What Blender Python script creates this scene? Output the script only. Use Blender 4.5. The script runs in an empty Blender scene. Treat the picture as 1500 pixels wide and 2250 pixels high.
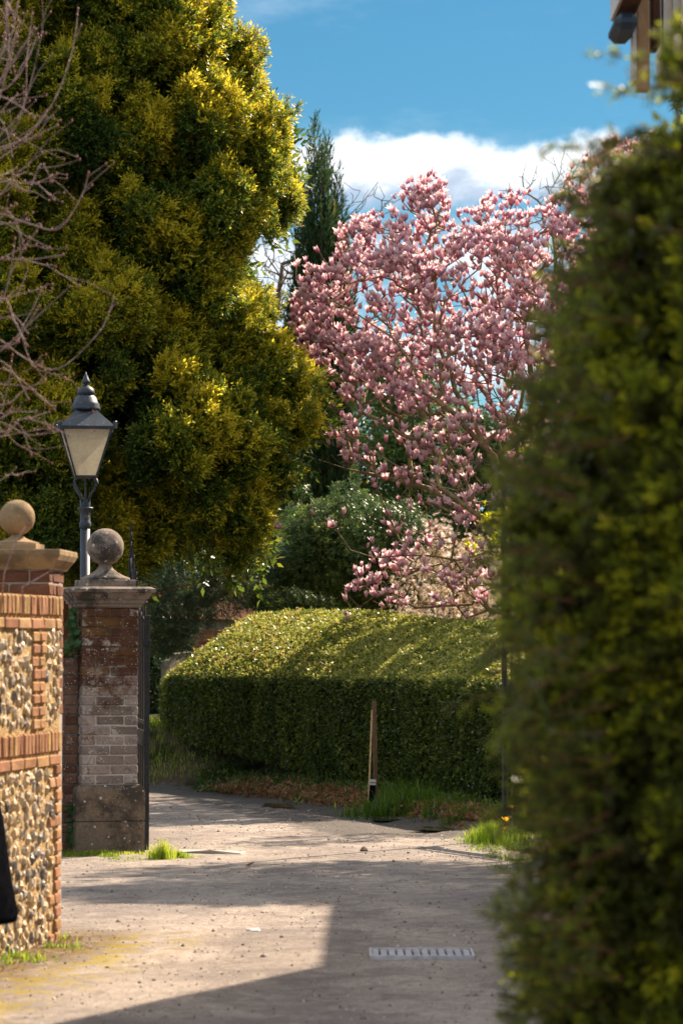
import bpy, bmesh, math, random
import numpy as np
from mathutils import Vector, Matrix, noise as mnoise
R = math.radians
random.seed(7); rng = np.random.default_rng(11)
sc = bpy.context.scene
COL = sc.collection

# ------------------------------------------------------------------ camera
CAMZ = 1.6; F = 6000.0; PITCH = math.atan(295 / F)
cam = bpy.data.cameras.new('camera'); camo = bpy.data.objects.new('camera', cam); COL.objects.link(camo)
camo.location = (0, 0, CAMZ); camo.rotation_euler = (R(90) + PITCH, 0, 0)
cam.sensor_fit = 'VERTICAL'; cam.sensor_height = 36.0; cam.lens = F / 2250 * 36
cam.clip_start = 0.1; cam.clip_end = 3000
cam.dof.use_dof = True; cam.dof.focus_distance = 25.0; cam.dof.aperture_fstop = 4.0; cam.dof.aperture_blades = 9
sc.camera = camo
sc.render.resolution_x = 682; sc.render.resolution_y = 1024

# ------------------------------------------------------------------ light
SUN_AZ, SUN_EL = 42.0, 41.0
sd = Vector((math.sin(R(SUN_AZ)) * math.cos(R(SUN_EL)), math.cos(R(SUN_AZ)) * math.cos(R(SUN_EL)), math.sin(R(SUN_EL))))
sl = bpy.data.lights.new('sun', 'SUN'); sl.energy = 5.0; sl.angle = R(0.53); sl.color = (1.0, 0.83, 0.63)
so = bpy.data.objects.new('sun', sl); COL.objects.link(so); so.rotation_euler = (-sd).to_track_quat('-Z', 'Y').to_euler(); so.location = (5, 5, 20)

world = bpy.data.worlds.new('World'); sc.world = world; world.use_nodes = True
def build_world():
    nt = world.node_tree; nt.nodes.clear(); N = nt.nodes.new; L = nt.links.new
    out = N('ShaderNodeOutputWorld'); bg = N('ShaderNodeBackground'); bg.inputs['Strength'].default_value = 0.1
    L(bg.outputs[0], out.inputs[0])
    sky = N('ShaderNodeTexSky'); sky.sky_type = 'NISHITA'; sky.sun_disc = False
    sky.sun_elevation = R(SUN_EL); sky.sun_rotation = R(SUN_AZ); sky.air_density = 1.0; sky.dust_density = 0.15; sky.ozone_density = 4.0; sky.altitude = 600
    hsv = N('ShaderNodeHueSaturation'); hsv.inputs['Saturation'].default_value = 1.15; hsv.inputs['Value'].default_value = 0.39
    tn = N('ShaderNodeMix'); tn.data_type = 'RGBA'; tn.blend_type = 'MULTIPLY'; tn.inputs[0].default_value = 1; tn.inputs[7].default_value = (.76, 1.0, .93, 1); L(sky.outputs[0], tn.inputs[6]); L(tn.outputs[2], hsv.inputs['Color'])
    tc = N('ShaderNodeTexCoord'); sep = N('ShaderNodeSeparateXYZ'); L(tc.outputs['Generated'], sep.inputs[0])
    def M(op, a, b=None, c=None):
        n = N('ShaderNodeMath'); n.operation = op
        for i, v in enumerate((a, b, c)):
            if v is None: continue
            if isinstance(v, (int, float)): n.inputs[i].default_value = v
            else: L(v, n.inputs[i])
        return n.outputs[0]
    el = M('MULTIPLY', M('ARCSINE', sep.outputs[2]), 57.2958)
    def noise(scale, detail, stretch, rough=0.55, off=0):
        mp = N('ShaderNodeMapping'); mp.inputs['Scale'].default_value = (1, 1, stretch); mp.inputs['Location'].default_value = (off, off * .7, 0)
        L(tc.outputs['Generated'], mp.inputs[0])
        n = N('ShaderNodeTexNoise'); n.inputs['Scale'].default_value = scale; n.inputs['Detail'].default_value = detail; n.inputs['Roughness'].default_value = rough
        L(mp.outputs[0], n.inputs['Vector']); return n.outputs[0]
    def ss(x, a, b):
        n = N('ShaderNodeMapRange'); n.interpolation_type = 'SMOOTHSTEP'; n.inputs[1].default_value = a; n.inputs[2].default_value = b
        L(x, n.inputs[0]); return n.outputs[0]
    n1 = noise(26, 8, 1.3, .6, 3.1); n2 = noise(9, 3, 1.0, .5, 1.7)
    e = M('ADD', el, M('ADD', M('MULTIPLY', M('SUBTRACT', n1, .5), 1.9), M('MULTIPLY', M('SUBTRACT', n2, .5), 1.6)))
    top = M('SUBTRACT', 1.0, ss(e, 10.35, 10.75)); bot = ss(e, 8.9, 9.5)
    b1 = M('MULTIPLY', top, bot)
    n3 = noise(22, 7, 2.2, .6, 8.3)
    b2 = M('MULTIPLY', M('SUBTRACT', 1.0, ss(el, 8.2, 9.4)), M('MULTIPLY', ss(n3, .36, .58), .9))
    n4 = noise(12, 6, 3.0, .6, 5.5)
    wisp = M('MULTIPLY', ss(n4, .52, .9), .28)
    # unseen broken cumulus overhead, added as fill light, thinning towards the clear gap
    n6 = noise(4.2, 9, 1.5, .58, 4.4)
    hi = M('MULTIPLY', ss(n6, .41, .50), ss(el, 14.5, 24))
    dens = M('MINIMUM', M('ADD', M('MAXIMUM', M('MAXIMUM', b1, b2), hi), wisp), 1.0)
    # cloud colour: white heads, bluish grey flat bases
    n5 = noise(34, 6, 2.5, .6, 2.2)
    lum = ss(M('ADD', e, M('MULTIPLY', M('SUBTRACT', n5, .5), 3.6)), 9.2, 10.4)
    cr = N('ShaderNodeMix'); cr.data_type = 'RGBA'; L(M('MAXIMUM', lum, M('MULTIPLY', b2, .8)), cr.inputs[0])
    cr.inputs[6].default_value = (2.3, 2.8, 3.5, 1); cr.inputs[7].default_value = (5.1, 5.35, 5.6, 1)
    mx = N('ShaderNodeMix'); mx.data_type = 'RGBA'; L(dens, mx.inputs[0]); L(hsv.outputs[0], mx.inputs[6]); L(cr.outputs[2], mx.inputs[7])
    L(mx.outputs[2], bg.inputs['Color'])
build_world()
sc.view_settings.view_transform = 'Standard'; sc.view_settings.look = 'None'
sc.view_settings.gamma = 1.0; sc.view_settings.use_curve_mapping = False
sc.view_settings.exposure = 1.36
sc.cycles.max_bounces = 7; sc.cycles.diffuse_bounces = 3; sc.cycles.glossy_bounces = 3; sc.cycles.transmission_bounces = 4; sc.cycles.transparent_max_bounces = 8
sc.cycles.use_denoising = True

# ------------------------------------------------------------------ helpers
def at(px, py, D):
    """world point seen in the 1500x2250 survey photograph at that pixel, D metres along the ground"""
    u = (px - 750) / F; v = (1125 - py) / F
    y = math.cos(PITCH) - v * math.sin(PITCH); z = math.sin(PITCH) + v * math.cos(PITCH)
    return Vector((u * D / y, D, CAMZ + z * D / y))

def link(o, parent=None):
    COL.objects.link(o)
    if parent: o.parent = parent
    return o
def tag(o, label=None, cat=None, group=None, kind=None):
    if label: o['label'] = label
    if cat: o['category'] = cat
    if group: o['group'] = group
    if kind: o['kind'] = kind
    return o
def empty(name, loc, rz=0):
    o = bpy.data.objects.new(name, None); o.location = loc; o.rotation_euler = (0, 0, rz); o.empty_display_size = .2
    return link(o)
def np_mesh(name, V, Fc, mat, smooth=False, attrs=None):
    """V (n,3), Fc list of (k,n) int arrays with the same n each"""
    me = bpy.data.meshes.new(name); V = np.asarray(V, np.float32)
    groups = Fc if isinstance(Fc, list) else [Fc]
    loops = np.concatenate([np.asarray(g).ravel() for g in groups]).astype(np.int32)
    sizes = np.concatenate([np.full(len(g), np.asarray(g).shape[1]) for g in groups]).astype(np.int32)
    starts = np.concatenate([[0], np.cumsum(sizes)[:-1]]).astype(np.int32)
    me.vertices.add(len(V)); me.vertices.foreach_set('co', V.ravel())
    me.loops.add(len(loops)); me.loops.foreach_set('vertex_index', loops)
    me.polygons.add(len(sizes)); me.polygons.foreach_set('loop_start', starts)
    try: me.polygons.foreach_set('loop_total', sizes)
    except Exception: pass
    if smooth: me.polygons.foreach_set('use_smooth', np.ones(len(sizes), bool))
    for k, a in (attrs or {}).items():
        at_ = me.attributes.new(k, 'FLOAT', 'POINT'); at_.data.foreach_set('value', np.asarray(a, np.float32))
    me.update(calc_edges=True)
    for m in (mat if isinstance(mat, (list, tuple)) else [mat]): me.materials.append(m)
    return me
def obj(name, me, parent=None, loc=None, rot=None):
    o = bpy.data.objects.new(name, me)
    if loc is not None: o.location = loc
    if rot is not None: o.rotation_euler = rot
    return link(o, parent)

class MB:
    """collects simple shapes into one mesh"""
    def __init__(s): s.v = []; s.f = []; s.n = 0
    def add(s, V, Fs):
        V = [tuple(p) for p in V]; s.v += V; s.f += [tuple(i + s.n for i in f) for f in Fs]; s.n += len(V); return s
    def box(s, lo, hi, M=None):
        (x0, y0, z0), (x1, y1, z1) = lo, hi
        V = [Vector(p) for p in ((x0,y0,z0),(x1,y0,z0),(x1,y1,z0),(x0,y1,z0),(x0,y0,z1),(x1,y0,z1),(x1,y1,z1),(x0,y1,z1))]
        if M is not None: V = [M @ p for p in V]
        return s.add(V, [(0,3,2,1),(4,5,6,7),(0,1,5,4),(1,2,6,5),(2,3,7,6),(3,0,4,7)])
    def cbox(s, lo, hi, c, M=None):
        """box with chamfered edges"""
        bm = bmesh.new(); bmesh.ops.create_cube(bm, size=1)
        lo = Vector(lo); hi = Vector(hi); d = hi - lo; m = (lo + hi) / 2
        for v in bm.verts: v.co = Vector((v.co.x * d.x, v.co.y * d.y, v.co.z * d.z)) + m
        bmesh.ops.bevel(bm, geom=bm.edges[:], offset=c, segments=1, affect='EDGES')
        V = [v.co.copy() for v in bm.verts]
        if M is not None: V = [M @ p for p in V]
        s.add(V, [[v.index for v in f.verts] for f in bm.faces]); bm.free(); return s
    def tube(s, pts, rads, n=6, cap=True):
        pts = [Vector(p) for p in pts]
        if isinstance(rads, (int, float)): rads = [rads] * len(pts)
        up = Vector((0, 0, 1)); V = []; 
        for i, p in enumerate(pts):
            t = (pts[min(i + 1, len(pts) - 1)] - pts[max(i - 1, 0)]).normalized()
            a = t.cross(up) if abs(t.z) < .95 else t.cross(Vector((1, 0, 0)))
            a.normalize(); b = t.cross(a).normalized()
            for k in range(n):
                an = 2 * math.pi * k / n; V.append(p + (a * math.cos(an) + b * math.sin(an)) * rads[i])
        Fs = [(i*n+k, i*n+(k+1)%n, (i+1)*n+(k+1)%n, (i+1)*n+k) for i in range(len(pts)-1) for k in range(n)]
        if cap: Fs += [tuple(range(n))[::-1], tuple((len(pts)-1)*n+k for k in range(n))]
        return s.add(V, Fs)
    def lathe(s, prof, n=20, c=(0, 0, 0), M=None, phase=0, closed=True):
        V = []
        for r, z in prof:
            for k in range(n):
                a = phase + 2 * math.pi * k / n; p = Vector((c[0] + r * math.cos(a), c[1] + r * math.sin(a), c[2] + z)); V.append(M @ p if M is not None else p)
        m = len(prof)
        Fs = [(i*n+k, i*n+(k+1)%n, (i+1)*n+(k+1)%n, (i+1)*n+k) for i in range(m-1) for k in range(n)]
        if closed: Fs += [tuple(range(n))[::-1], tuple((m-1)*n+k for k in range(n))]
        return s.add(V, Fs)
    def mesh(s, name, mat, smooth=False):
        me = bpy.data.meshes.new(name); me.from_pydata([tuple(p) for p in s.v], [], s.f); me.materials.append(mat)
        bm = bmesh.new(); bm.from_mesh(me); bmesh.ops.recalc_face_normals(bm, faces=bm.faces); bm.to_mesh(me); bm.free()
        if smooth:
            for p in me.polygons: p.use_smooth = True
        return me
    def build(s, name, mat, parent=None, smooth=False, loc=None, rot=None):
        return obj(name, s.mesh(name, mat, smooth), parent, loc, rot)

# ------------------------------------------------------------------ materials
def nodes(name):
    m = bpy.data.materials.new(name); m.use_nodes = True; nt = m.node_tree; nt.nodes.clear()
    out = nt.nodes.new('ShaderNodeOutputMaterial'); return m, nt, out
def ramp(nt, fac, stops, interp='LINEAR'):
    r = nt.nodes.new('ShaderNodeValToRGB'); r.color_ramp.interpolation = interp
    while len(r.color_ramp.elements) < len(stops): r.color_ramp.elements.new(.5)
    for e, (p, c) in zip(r.color_ramp.elements, stops): e.position = p; e.color = (*c, 1)
    nt.links.new(fac, r.inputs[0]); return r.outputs[0]
def tnoise(nt, vec, scale, detail=6, rough=.6, dist=0):
    n = nt.nodes.new('ShaderNodeTexNoise'); n.inputs['Scale'].default_value = scale; n.inputs['Detail'].default_value = detail
    n.inputs['Roughness'].default_value = rough; n.inputs['Distortion'].default_value = dist
    nt.links.new(vec, n.inputs['Vector']); return n.outputs[0]
def mixc(nt, fac, a, b, mode='MIX'):
    m = nt.nodes.new('ShaderNodeMix'); m.data_type = 'RGBA'; m.blend_type = mode
    for v, i in ((fac, 0), (a, 6), (b, 7)):
        if isinstance(v, (int, float)): m.inputs[i].default_value = v
        elif isinstance(v, tuple): m.inputs[i].default_value = (*v, 1)
        else: nt.links.new(v, m.inputs[i])
    return m.outputs[2]
def mth(nt, op, a, b=None):
    n = nt.nodes.new('ShaderNodeMath'); n.operation = op
    for i, v in enumerate((a, b)):
        if v is None: continue
        if isinstance(v, (int, float)): n.inputs[i].default_value = v
        else: nt.links.new(v, n.inputs[i])
    return n.outputs[0]
def mrange(nt, x, a, b, c=0, d=1, smooth=True):
    n = nt.nodes.new('ShaderNodeMapRange')
    if smooth: n.interpolation_type = 'SMOOTHSTEP'
    for i, v in ((1, a), (2, b), (3, c), (4, d)): n.inputs[i].default_value = v
    nt.links.new(x, n.inputs[0]); return n.outputs[0]
def bump(nt, h, strength, dist):
    b = nt.nodes.new('ShaderNodeBump'); b.inputs['Strength'].default_value = strength; b.inputs['Distance'].default_value = dist
    nt.links.new(h, b.inputs['Height']); return b.outputs[0]
def pos(nt): return nt.nodes.new('ShaderNodeNewGeometry').outputs['Position']
def principled(nt, out, col, rough=.8, nrm=None, metal=0, spec=.4):
    p = nt.nodes.new('ShaderNodeBsdfPrincipled'); p.inputs['Metallic'].default_value = metal; p.inputs['Specular IOR Level'].default_value = spec
    for v, k in ((col, 'Base Color'), (rough, 'Roughness')):
        if isinstance(v, tuple): p.inputs[k].default_value = (*v, 1)
        elif isinstance(v, (int, float)): p.inputs[k].default_value = v
        else: nt.links.new(v, p.inputs[k])
    if nrm is not None: nt.links.new(nrm, p.inputs['Normal'])
    nt.links.new(p.outputs[0], out.inputs[0]); return p
def mat_plain(name, c1, c2, scale=8, rough=.8, bstr=.4, bd=.01, metal=0, spec=.4, detail=7):
    m, nt, out = nodes(name); P = pos(nt); n = tnoise(nt, P, scale, detail)
    principled(nt, out, ramp(nt, n, [(.3, c1), (.7, c2)]), rough, bump(nt, tnoise(nt, P, scale * 4, 6), bstr, bd), metal, spec); return m
def mat_leaf(name, stops, trans=.45, rough=.45, gloss=.12, tcol=1.6, warm=(1, 1, 1)):
    """leaf: reflects and lets light through; colour differs leaf by leaf (attribute tint)"""
    m, nt, out = nodes(name); N = nt.nodes.new; L = nt.links.new
    a = N('ShaderNodeAttribute'); a.attribute_name = 'tint'
    col = ramp(nt, a.outputs['Fac'], stops)
    d = N('ShaderNodeBsdfDiffuse'); L(col, d.inputs[0])
    t = N('ShaderNodeBsdfTranslucent'); tc = mixc(nt, 1.0, col, tuple(tcol * w for w in warm), 'MULTIPLY'); L(tc, t.inputs[0])
    g = N('ShaderNodeBsdfGlossy'); g.inputs['Roughness'].default_value = rough; g.inputs['Color'].default_value = (.9, .9, .9, 1)
    mx = N('ShaderNodeMixShader'); mx.inputs[0].default_value = trans; L(d.outputs[0], mx.inputs[1]); L(t.outputs[0], mx.inputs[2])
    fr = N('ShaderNodeFresnel'); fr.inputs[0].default_value = 1.45
    mg = N('ShaderNodeMixShader'); L(mth(nt, 'MINIMUM', mth(nt, 'MULTIPLY', fr.outputs[0], gloss * 2.0), .10), mg.inputs[0])
    L(mx.outputs[0], mg.inputs[1]); L(g.outputs[0], mg.inputs[2]); L(mg.outputs[0], out.inputs[0]); return m

def mat_bark(name, c1, c2, lichen=None, scale=30):
    m, nt, out = nodes(name); P = pos(nt)
    mp = nt.nodes.new('ShaderNodeMapping'); mp.inputs['Scale'].default_value = (1, 1, .35); nt.links.new(P, mp.inputs[0])
    n = tnoise(nt, mp.outputs[0], scale, 8); col = ramp(nt, n, [(.3, c1), (.7, c2)])
    if lichen: col = mixc(nt, mrange(nt, tnoise(nt, P, 9, 6), .5, .62), col, lichen)
    principled(nt, out, col, .85, bump(nt, n, .6, .01), 0, .2); return m

def mat_brick(name, stops, lichen=0.0, wash=False, seed=0):
    """fired clay: colour varies brick by brick (object random) plus grain, lichen specks"""
    m, nt, out = nodes(name); P = pos(nt)
    oi = nt.nodes.new('ShaderNodeObjectInfo')
    base = ramp(nt, oi.outputs['Random'], stops)
    g = tnoise(nt, P, 60, 8, .7); base = mixc(nt, .5, base, ramp(nt, g, [(.25, (.35, .3, .28)), (.75, (1.25, 1.2, 1.1))]), 'MULTIPLY')
    base = mixc(nt, .6, base, ramp(nt, tnoise(nt, P, 9, 5), [(.3, (.55, .5, .45)), (.7, (1.3, 1.3, 1.25))]), 'MULTIPLY')
    if wash:
        # old limewash left on the lower shaft, black crust and rust-brown algae above it
        sep = nt.nodes.new('ShaderNodeSeparateXYZ'); nt.links.new(P, sep.inputs[0])
        w = mth(nt, 'ADD', sep.outputs[2], mth(nt, 'MULTIPLY', mth(nt, 'SUBTRACT', tnoise(nt, P, 4, 8, .72), .5), 2.0))
        lo = mrange(nt, w, 1.08, 1.42, 1, 0)
        pale = ramp(nt, mth(nt, 'ADD', mth(nt, 'MULTIPLY', g, .6), mth(nt, 'MULTIPLY', oi.outputs['Random'], .4)), [(.25, (.16, .125, .11)), (.5, (.27, .22, .195)), (.75, (.40, .335, .30))])
        base = mixc(nt, mth(nt, 'MULTIPLY', lo, .85), base, pale)
    if lichen:
        v = nt.nodes.new('ShaderNodeTexVoronoi'); v.inputs['Scale'].default_value = 46; v.inputs['Randomness'].default_value = 1; nt.links.new(P, v.inputs['Vector'])
        spots = mrange(nt, v.outputs['Distance'], .16, .24, 1, 0)
        sel = mrange(nt, tnoise(nt, P, 11, 4), .47, .56)
        base = mixc(nt, mth(nt, 'MULTIPLY', mth(nt, 'MULTIPLY', spots, sel), lichen), base, (.62, .56, .5))
        pat = mrange(nt, tnoise(nt, P, 6.5, 9, .72), .56, .64)
        base = mixc(nt, mth(nt, 'MULTIPLY', pat, lichen * .8), base, (.5, .43, .38))
        blk = mrange(nt, tnoise(nt, mixc(nt, 0, P, P), 13, 9, .75, .4), .52, .62)
        base = mixc(nt, mth(nt, 'MULTIPLY', blk, .55), base, (.045, .035, .03))
    principled(nt, out, base, .92, bump(nt, g, .7, .006), 0, .15); return m

def mat_stone(name, c1, c2, dark, spots=True, spotcol=(.55, .53, .48), darkamt=.8):
    m, nt, out = nodes(name); P = pos(nt); g = tnoise(nt, P, 70, 9, .75)
    base = ramp(nt, g, [(.25, c1), (.75, c2)])
    base = mixc(nt, mth(nt, 'MULTIPLY', mrange(nt, tnoise(nt, P, 5, 8, .68), .45, .62), darkamt), base, dark)
    if spots:
        v = nt.nodes.new('ShaderNodeTexVoronoi'); v.inputs['Scale'].default_value = 13; nt.links.new(P, v.inputs['Vector'])
        d2 = mth(nt, 'ADD', v.outputs['Distance'], mth(nt, 'MULTIPLY', tnoise(nt, P, 40, 4), .16))
        sp = mrange(nt, d2, .20, .24, 1, 0); base = mixc(nt, mth(nt, 'MULTIPLY', sp, .85), base, spotcol)
        v2 = nt.nodes.new('ShaderNodeTexVoronoi'); v2.inputs['Scale'].default_value = 60; nt.links.new(P, v2.inputs['Vector'])
        sp = mth(nt, 'MULTIPLY', mrange(nt, v2.outputs['Distance'], .14, .2, 1, 0), mrange(nt, tnoise(nt, P, 8, 3), .5, .6)); base = mixc(nt, sp, base, spotcol)
    principled(nt, out, base, .93, bump(nt, g, .8, .008), 0, .15); return m

M = {}
M['flint_mortar'] = mat_plain('sandy lime mortar', (.36, .22, .09), (.60, .41, .18), 14, .95, 1.0, .03)
M['pier_mortar'] = mat_plain('grey lime mortar', (.22, .18, .15), (.42, .36, .31), 14, .95, .7, .006)
def mat_pmortar():
    m, nt, out = nodes('pier mortar limewashed low down'); P = pos(nt); sep = nt.nodes.new('ShaderNodeSeparateXYZ'); nt.links.new(P, sep.inputs[0])
    w = mth(nt, 'ADD', sep.outputs[2], mth(nt, 'MULTIPLY', mth(nt, 'SUBTRACT', tnoise(nt, P, 4, 8, .72), .5), 2.0))
    n = tnoise(nt, P, 14, 7); up = ramp(nt, n, [(.35, (.07, .04, .025)), (.6, (.16, .10, .06)), (.75, (.36, .3, .25))]); dn = ramp(nt, n, [(.3, (.38, .31, .27)), (.7, (.56, .48, .42))])
    principled(nt, out, mixc(nt, mrange(nt, w, 1.08, 1.42, 1, 0), up, dn), .95, bump(nt, n, .7, .006), 0, .1); return m
M['pier_mortar2'] = mat_pmortar()
M['low_mortar'] = mat_plain('dark mortar', (.05, .04, .035), (.2, .17, .15), 14, .95, .7, .006)
M['brick_sun'] = mat_brick('orange stock brick', [(0, (.28, .13, .08)), (.3, (.40, .23, .12)), (.55, (.36, .18, .115)), (.8, (.46, .31, .13)), (1, (.42, .25, .15))])
M['brick_brown'] = mat_brick('purple brown brick', [(0, (.13, .06, .045)), (.5, (.19, .085, .055)), (1, (.25, .13, .075))])
M['brick_pier'] = mat_brick('lichened brown brick', [(0, (.085, .038, .026)), (.5, (.12, .055, .034)), (1, (.17, .09, .035))], .95, True)
M['brick_low'] = mat_brick('blackened brick', [(0, (.10, .05, .035)), (.5, (.16, .08, .055)), (1, (.20, .12, .09))], .8)
M['brick_far'] = mat_brick('red garden brick', [(0, (.30, .11, .05)), (1, (.38, .17, .08))])
def mat_flint():
    m, nt, out = nodes('knapped flint'); P = pos(nt); oi = nt.nodes.new('ShaderNodeObjectInfo')
    base = ramp(nt, oi.outputs['Random'], [(0, (.07, .07, .08)), (.18, (.16, .155, .16)), (.32, (.34, .27, .20)), (.5, (.46, .33, .20)), (.7, (.55, .43, .29)), (.85, (.30, .18, .09)), (1, (.50, .37, .22))])
    n = tnoise(nt, P, 28, 7, .7, .3)
    base = mixc(nt, mrange(nt, n, .46, .62), base, (.50, .36, .20))
    base = mixc(nt, mrange(nt, tnoise(nt, P, 24, 5), .58, .66), base, (.09, .09, .11))
    rg = mrange(nt, n, .4, .6, .3, .85); principled(nt, out, base, rg, bump(nt, tnoise(nt, P, 50, 6), .6, .01), 0, .5); return m
M['flint'] = mat_flint()
M['stone_pale'] = mat_stone('warm sandstone', (.27, .175, .095), (.40, .28, .16), (.10, .075, .05), False, darkamt=.65)
M['stone'] = mat_stone('weathered lichened stone', (.16, .12, .095), (.34, .27, .215), (.045, .04, .037), darkamt=.9)
M['stone_block'] = mat_stone('dark plinth stone', (.10, .075, .055), (.26, .19, .13), (.035, .03, .027))
M['headstone'] = mat_stone('headstone grey', (.30, .27, .22), (.48, .42, .34), (.14, .13, .11), False)
M['iron'] = mat_plain('black painted iron', (.012, .013, .015), (.035, .033, .032), 40, .62, .3, .002, 0, .25)
M['iron_rust'] = mat_plain('rusting iron', (.06, .028, .012), (.17, .085, .035), 30, .7, .3, .002, 0, .4)
def mat_lamp():
    m, nt, out = nodes('blue black lamp paint'); P = pos(nt)
    n = mrange(nt, tnoise(nt, P, 38, 9, .75), .60, .66)
    col = mixc(nt, n, ramp(nt, tnoise(nt, P, 10, 5), [(.3, (.012, .02, .032)), (.7, (.028, .042, .062))]), (.30, .30, .22))
    principled(nt, out, col, mrange(nt, n, 0, 1, .48, .85), bump(nt, tnoise(nt, P, 60, 4), .2, .002), 0, .5); return m
M['lamp'] = mat_lamp()
def mat_glass():
    m, nt, out = nodes('dusty frosted glass'); P = pos(nt); N = nt.nodes.new; L = nt.links.new
    col = ramp(nt, tnoise(nt, P, 45, 8, .7), [(.3, (.66, .61, .50)), (.7, (.86, .82, .70))])
    d = N('ShaderNodeBsdfDiffuse'); t = N('ShaderNodeBsdfTranslucent'); L(col, d.inputs[0]); L(col, t.inputs[0])
    tr = N('ShaderNodeBsdfTransparent'); g = N('ShaderNodeBsdfGlossy'); g.inputs['Roughness'].default_value = .15
    a = N('ShaderNodeMixShader'); a.inputs[0].default_value = .72; L(d.outputs[0], a.inputs[1]); L(t.outputs[0], a.inputs[2])
    b = N('ShaderNodeMixShader'); b.inputs[0].default_value = .30; L(a.outputs[0], b.inputs[1]); L(tr.outputs[0], b.inputs[2])
    c = N('ShaderNodeMixShader'); c.inputs[0].default_value = .05; L(b.outputs[0], c.inputs[1]); L(g.outputs[0], c.inputs[2]); L(c.outputs[0], out.inputs[0]); return m
M['glass'] = mat_glass()
M['wood'] = mat_bark('brown post wood', (.10, .055, .03), (.20, .12, .07), None, 60)
M['cane'] = mat_bark('pale cane', (.42, .27, .12), (.58, .40, .20), None, 60)
M['oak'] = mat_bark('tan oak', (.26, .15, .075), (.42, .26, .14), None, 20)
M['darkwood'] = mat_bark('dark stained timber', (.05, .022, .014), (.10, .045, .028), None, 20)
M['render'] = mat_plain('cream render', (.50, .42, .35), (.62, .54, .46), 3, .9, .3, .004)
M['whitewood'] = mat_plain('grey white paint', (.42, .40, .40), (.6, .58, .57), 6, .6, .2, .003)
M['bluepaint'] = mat_plain('dark blue grey paint', (.015, .03, .05), (.03, .05, .08), 6, .6, .2, .003)
M['tile'] = mat_brick('roof clay', [(0, (.10, .04, .03)), (1, (.18, .08, .05))])
M['bud0'] = mat_plain('lips', (.35, .14, .12), (.4, .18, .15), 20, .6, .1, .001)
M['cloth'] = mat_plain('black coat cloth', (.003, .003, .004), (.009, .009, .011), 30, 1.0, .6, .01, 0, .0)
M['skin'] = mat_plain('skin', (.42, .25, .17), (.5, .31, .22), 12, .6, .1, .002)
M['hair'] = mat_plain('hair', (.04, .025, .015), (.08, .05, .03), 60, .6, .4, .003)
M['yellow'] = mat_leaf('poppy petal', [(0, (.75, .33, .01)), (1, (.85, .48, .02))], .5, .5, .02, 1.1)
M['deadleaf'] = mat_leaf('dead leaf', [(0, (.16, .07, .03)), (.5, (.30, .15, .06)), (1, (.34, .24, .13))], .25, .6, .03, 1.2)

# ------------------------------------------------------------------ ground, road
EDGE = [(-40, 36), (-12, 33.5), (-5, 32.6), (-2.2, 31.8), (-1.3, 31.3), (-.49, 29.2), (.22, 26.9), (.81, 24.9), (1.13, 23.6), (1.28, 22.4), (1.45, 20.6), (1.62, 18), (1.7, 14), (1.7, 8), (1.7, -60)]
EP = np.array(EDGE, float)
def seg_dist(P, poly):
    best = np.full(len(P), 1e9); sgn = np.ones(len(P))
    for a, b in zip(poly[:-1], poly[1:]):
        ab = b - a; t = np.clip(((P - a) @ ab) / (ab @ ab), 0, 1); c = a + t[:, None] * ab
        d = np.hypot(*(P - c).T); cr = ab[0] * (P[:, 1] - a[1]) - ab[1] * (P[:, 0] - a[0])
        k = d < best; best = np.where(k, d, best); sgn = np.where(k, np.sign(cr), sgn)
    return best * sgn      # positive = beyond the bank (left of the travelling direction)
def sstep(x, a, b):
    t = np.clip((x - a) / (b - a), 0, 1); return t * t * (3 - 2 * t)
def fbm2(X, Y, s, seed=0):
    out = np.zeros_like(X)
    for o in range(4):
        f = s * 2 ** o; a = .5 ** o; r = np.random.default_rng(seed + o).uniform(0, 6.28, 6)
        out += a * (np.sin(X * f + r[0] + 1.7 * np.sin(Y * f * .7 + r[1])) * np.sin(Y * f * 1.1 + r[2] + 1.3 * np.sin(X * f * .8 + r[3])))
    return out * .5
def ground_z(X, Y):
    X = np.atleast_1d(np.asarray(X, float)); Y = np.atleast_1d(np.asarray(Y, float))
    d = seg_dist(np.stack([X, Y], 1), EP)
    d = d + .10 * fbm2(X, Y, 3.1, 5)
    amp = np.interp(X, [-4, -2.2, -.5, .6, 1.5], [.62, .58, .36, .16, .05]) * (Y > 19) + .04 * (Y <= 19)
    z = amp * sstep(d, 0, 1.5) + .05 * sstep(d, -.02, .18)
    z += np.where(d > 0, .03 * fbm2(X, Y, 2.2, 9), 0)
    z += .012 * fbm2(X, Y, .9, 3) * (d <= 0)
    # gutter where water stands along the bank
    z -= .035 * np.exp(-((d + .35) / .25) ** 2) * sstep(Y, 22, 24)
    return z
def gz(x, y): return float(ground_z([x], [y])[0])

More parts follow.
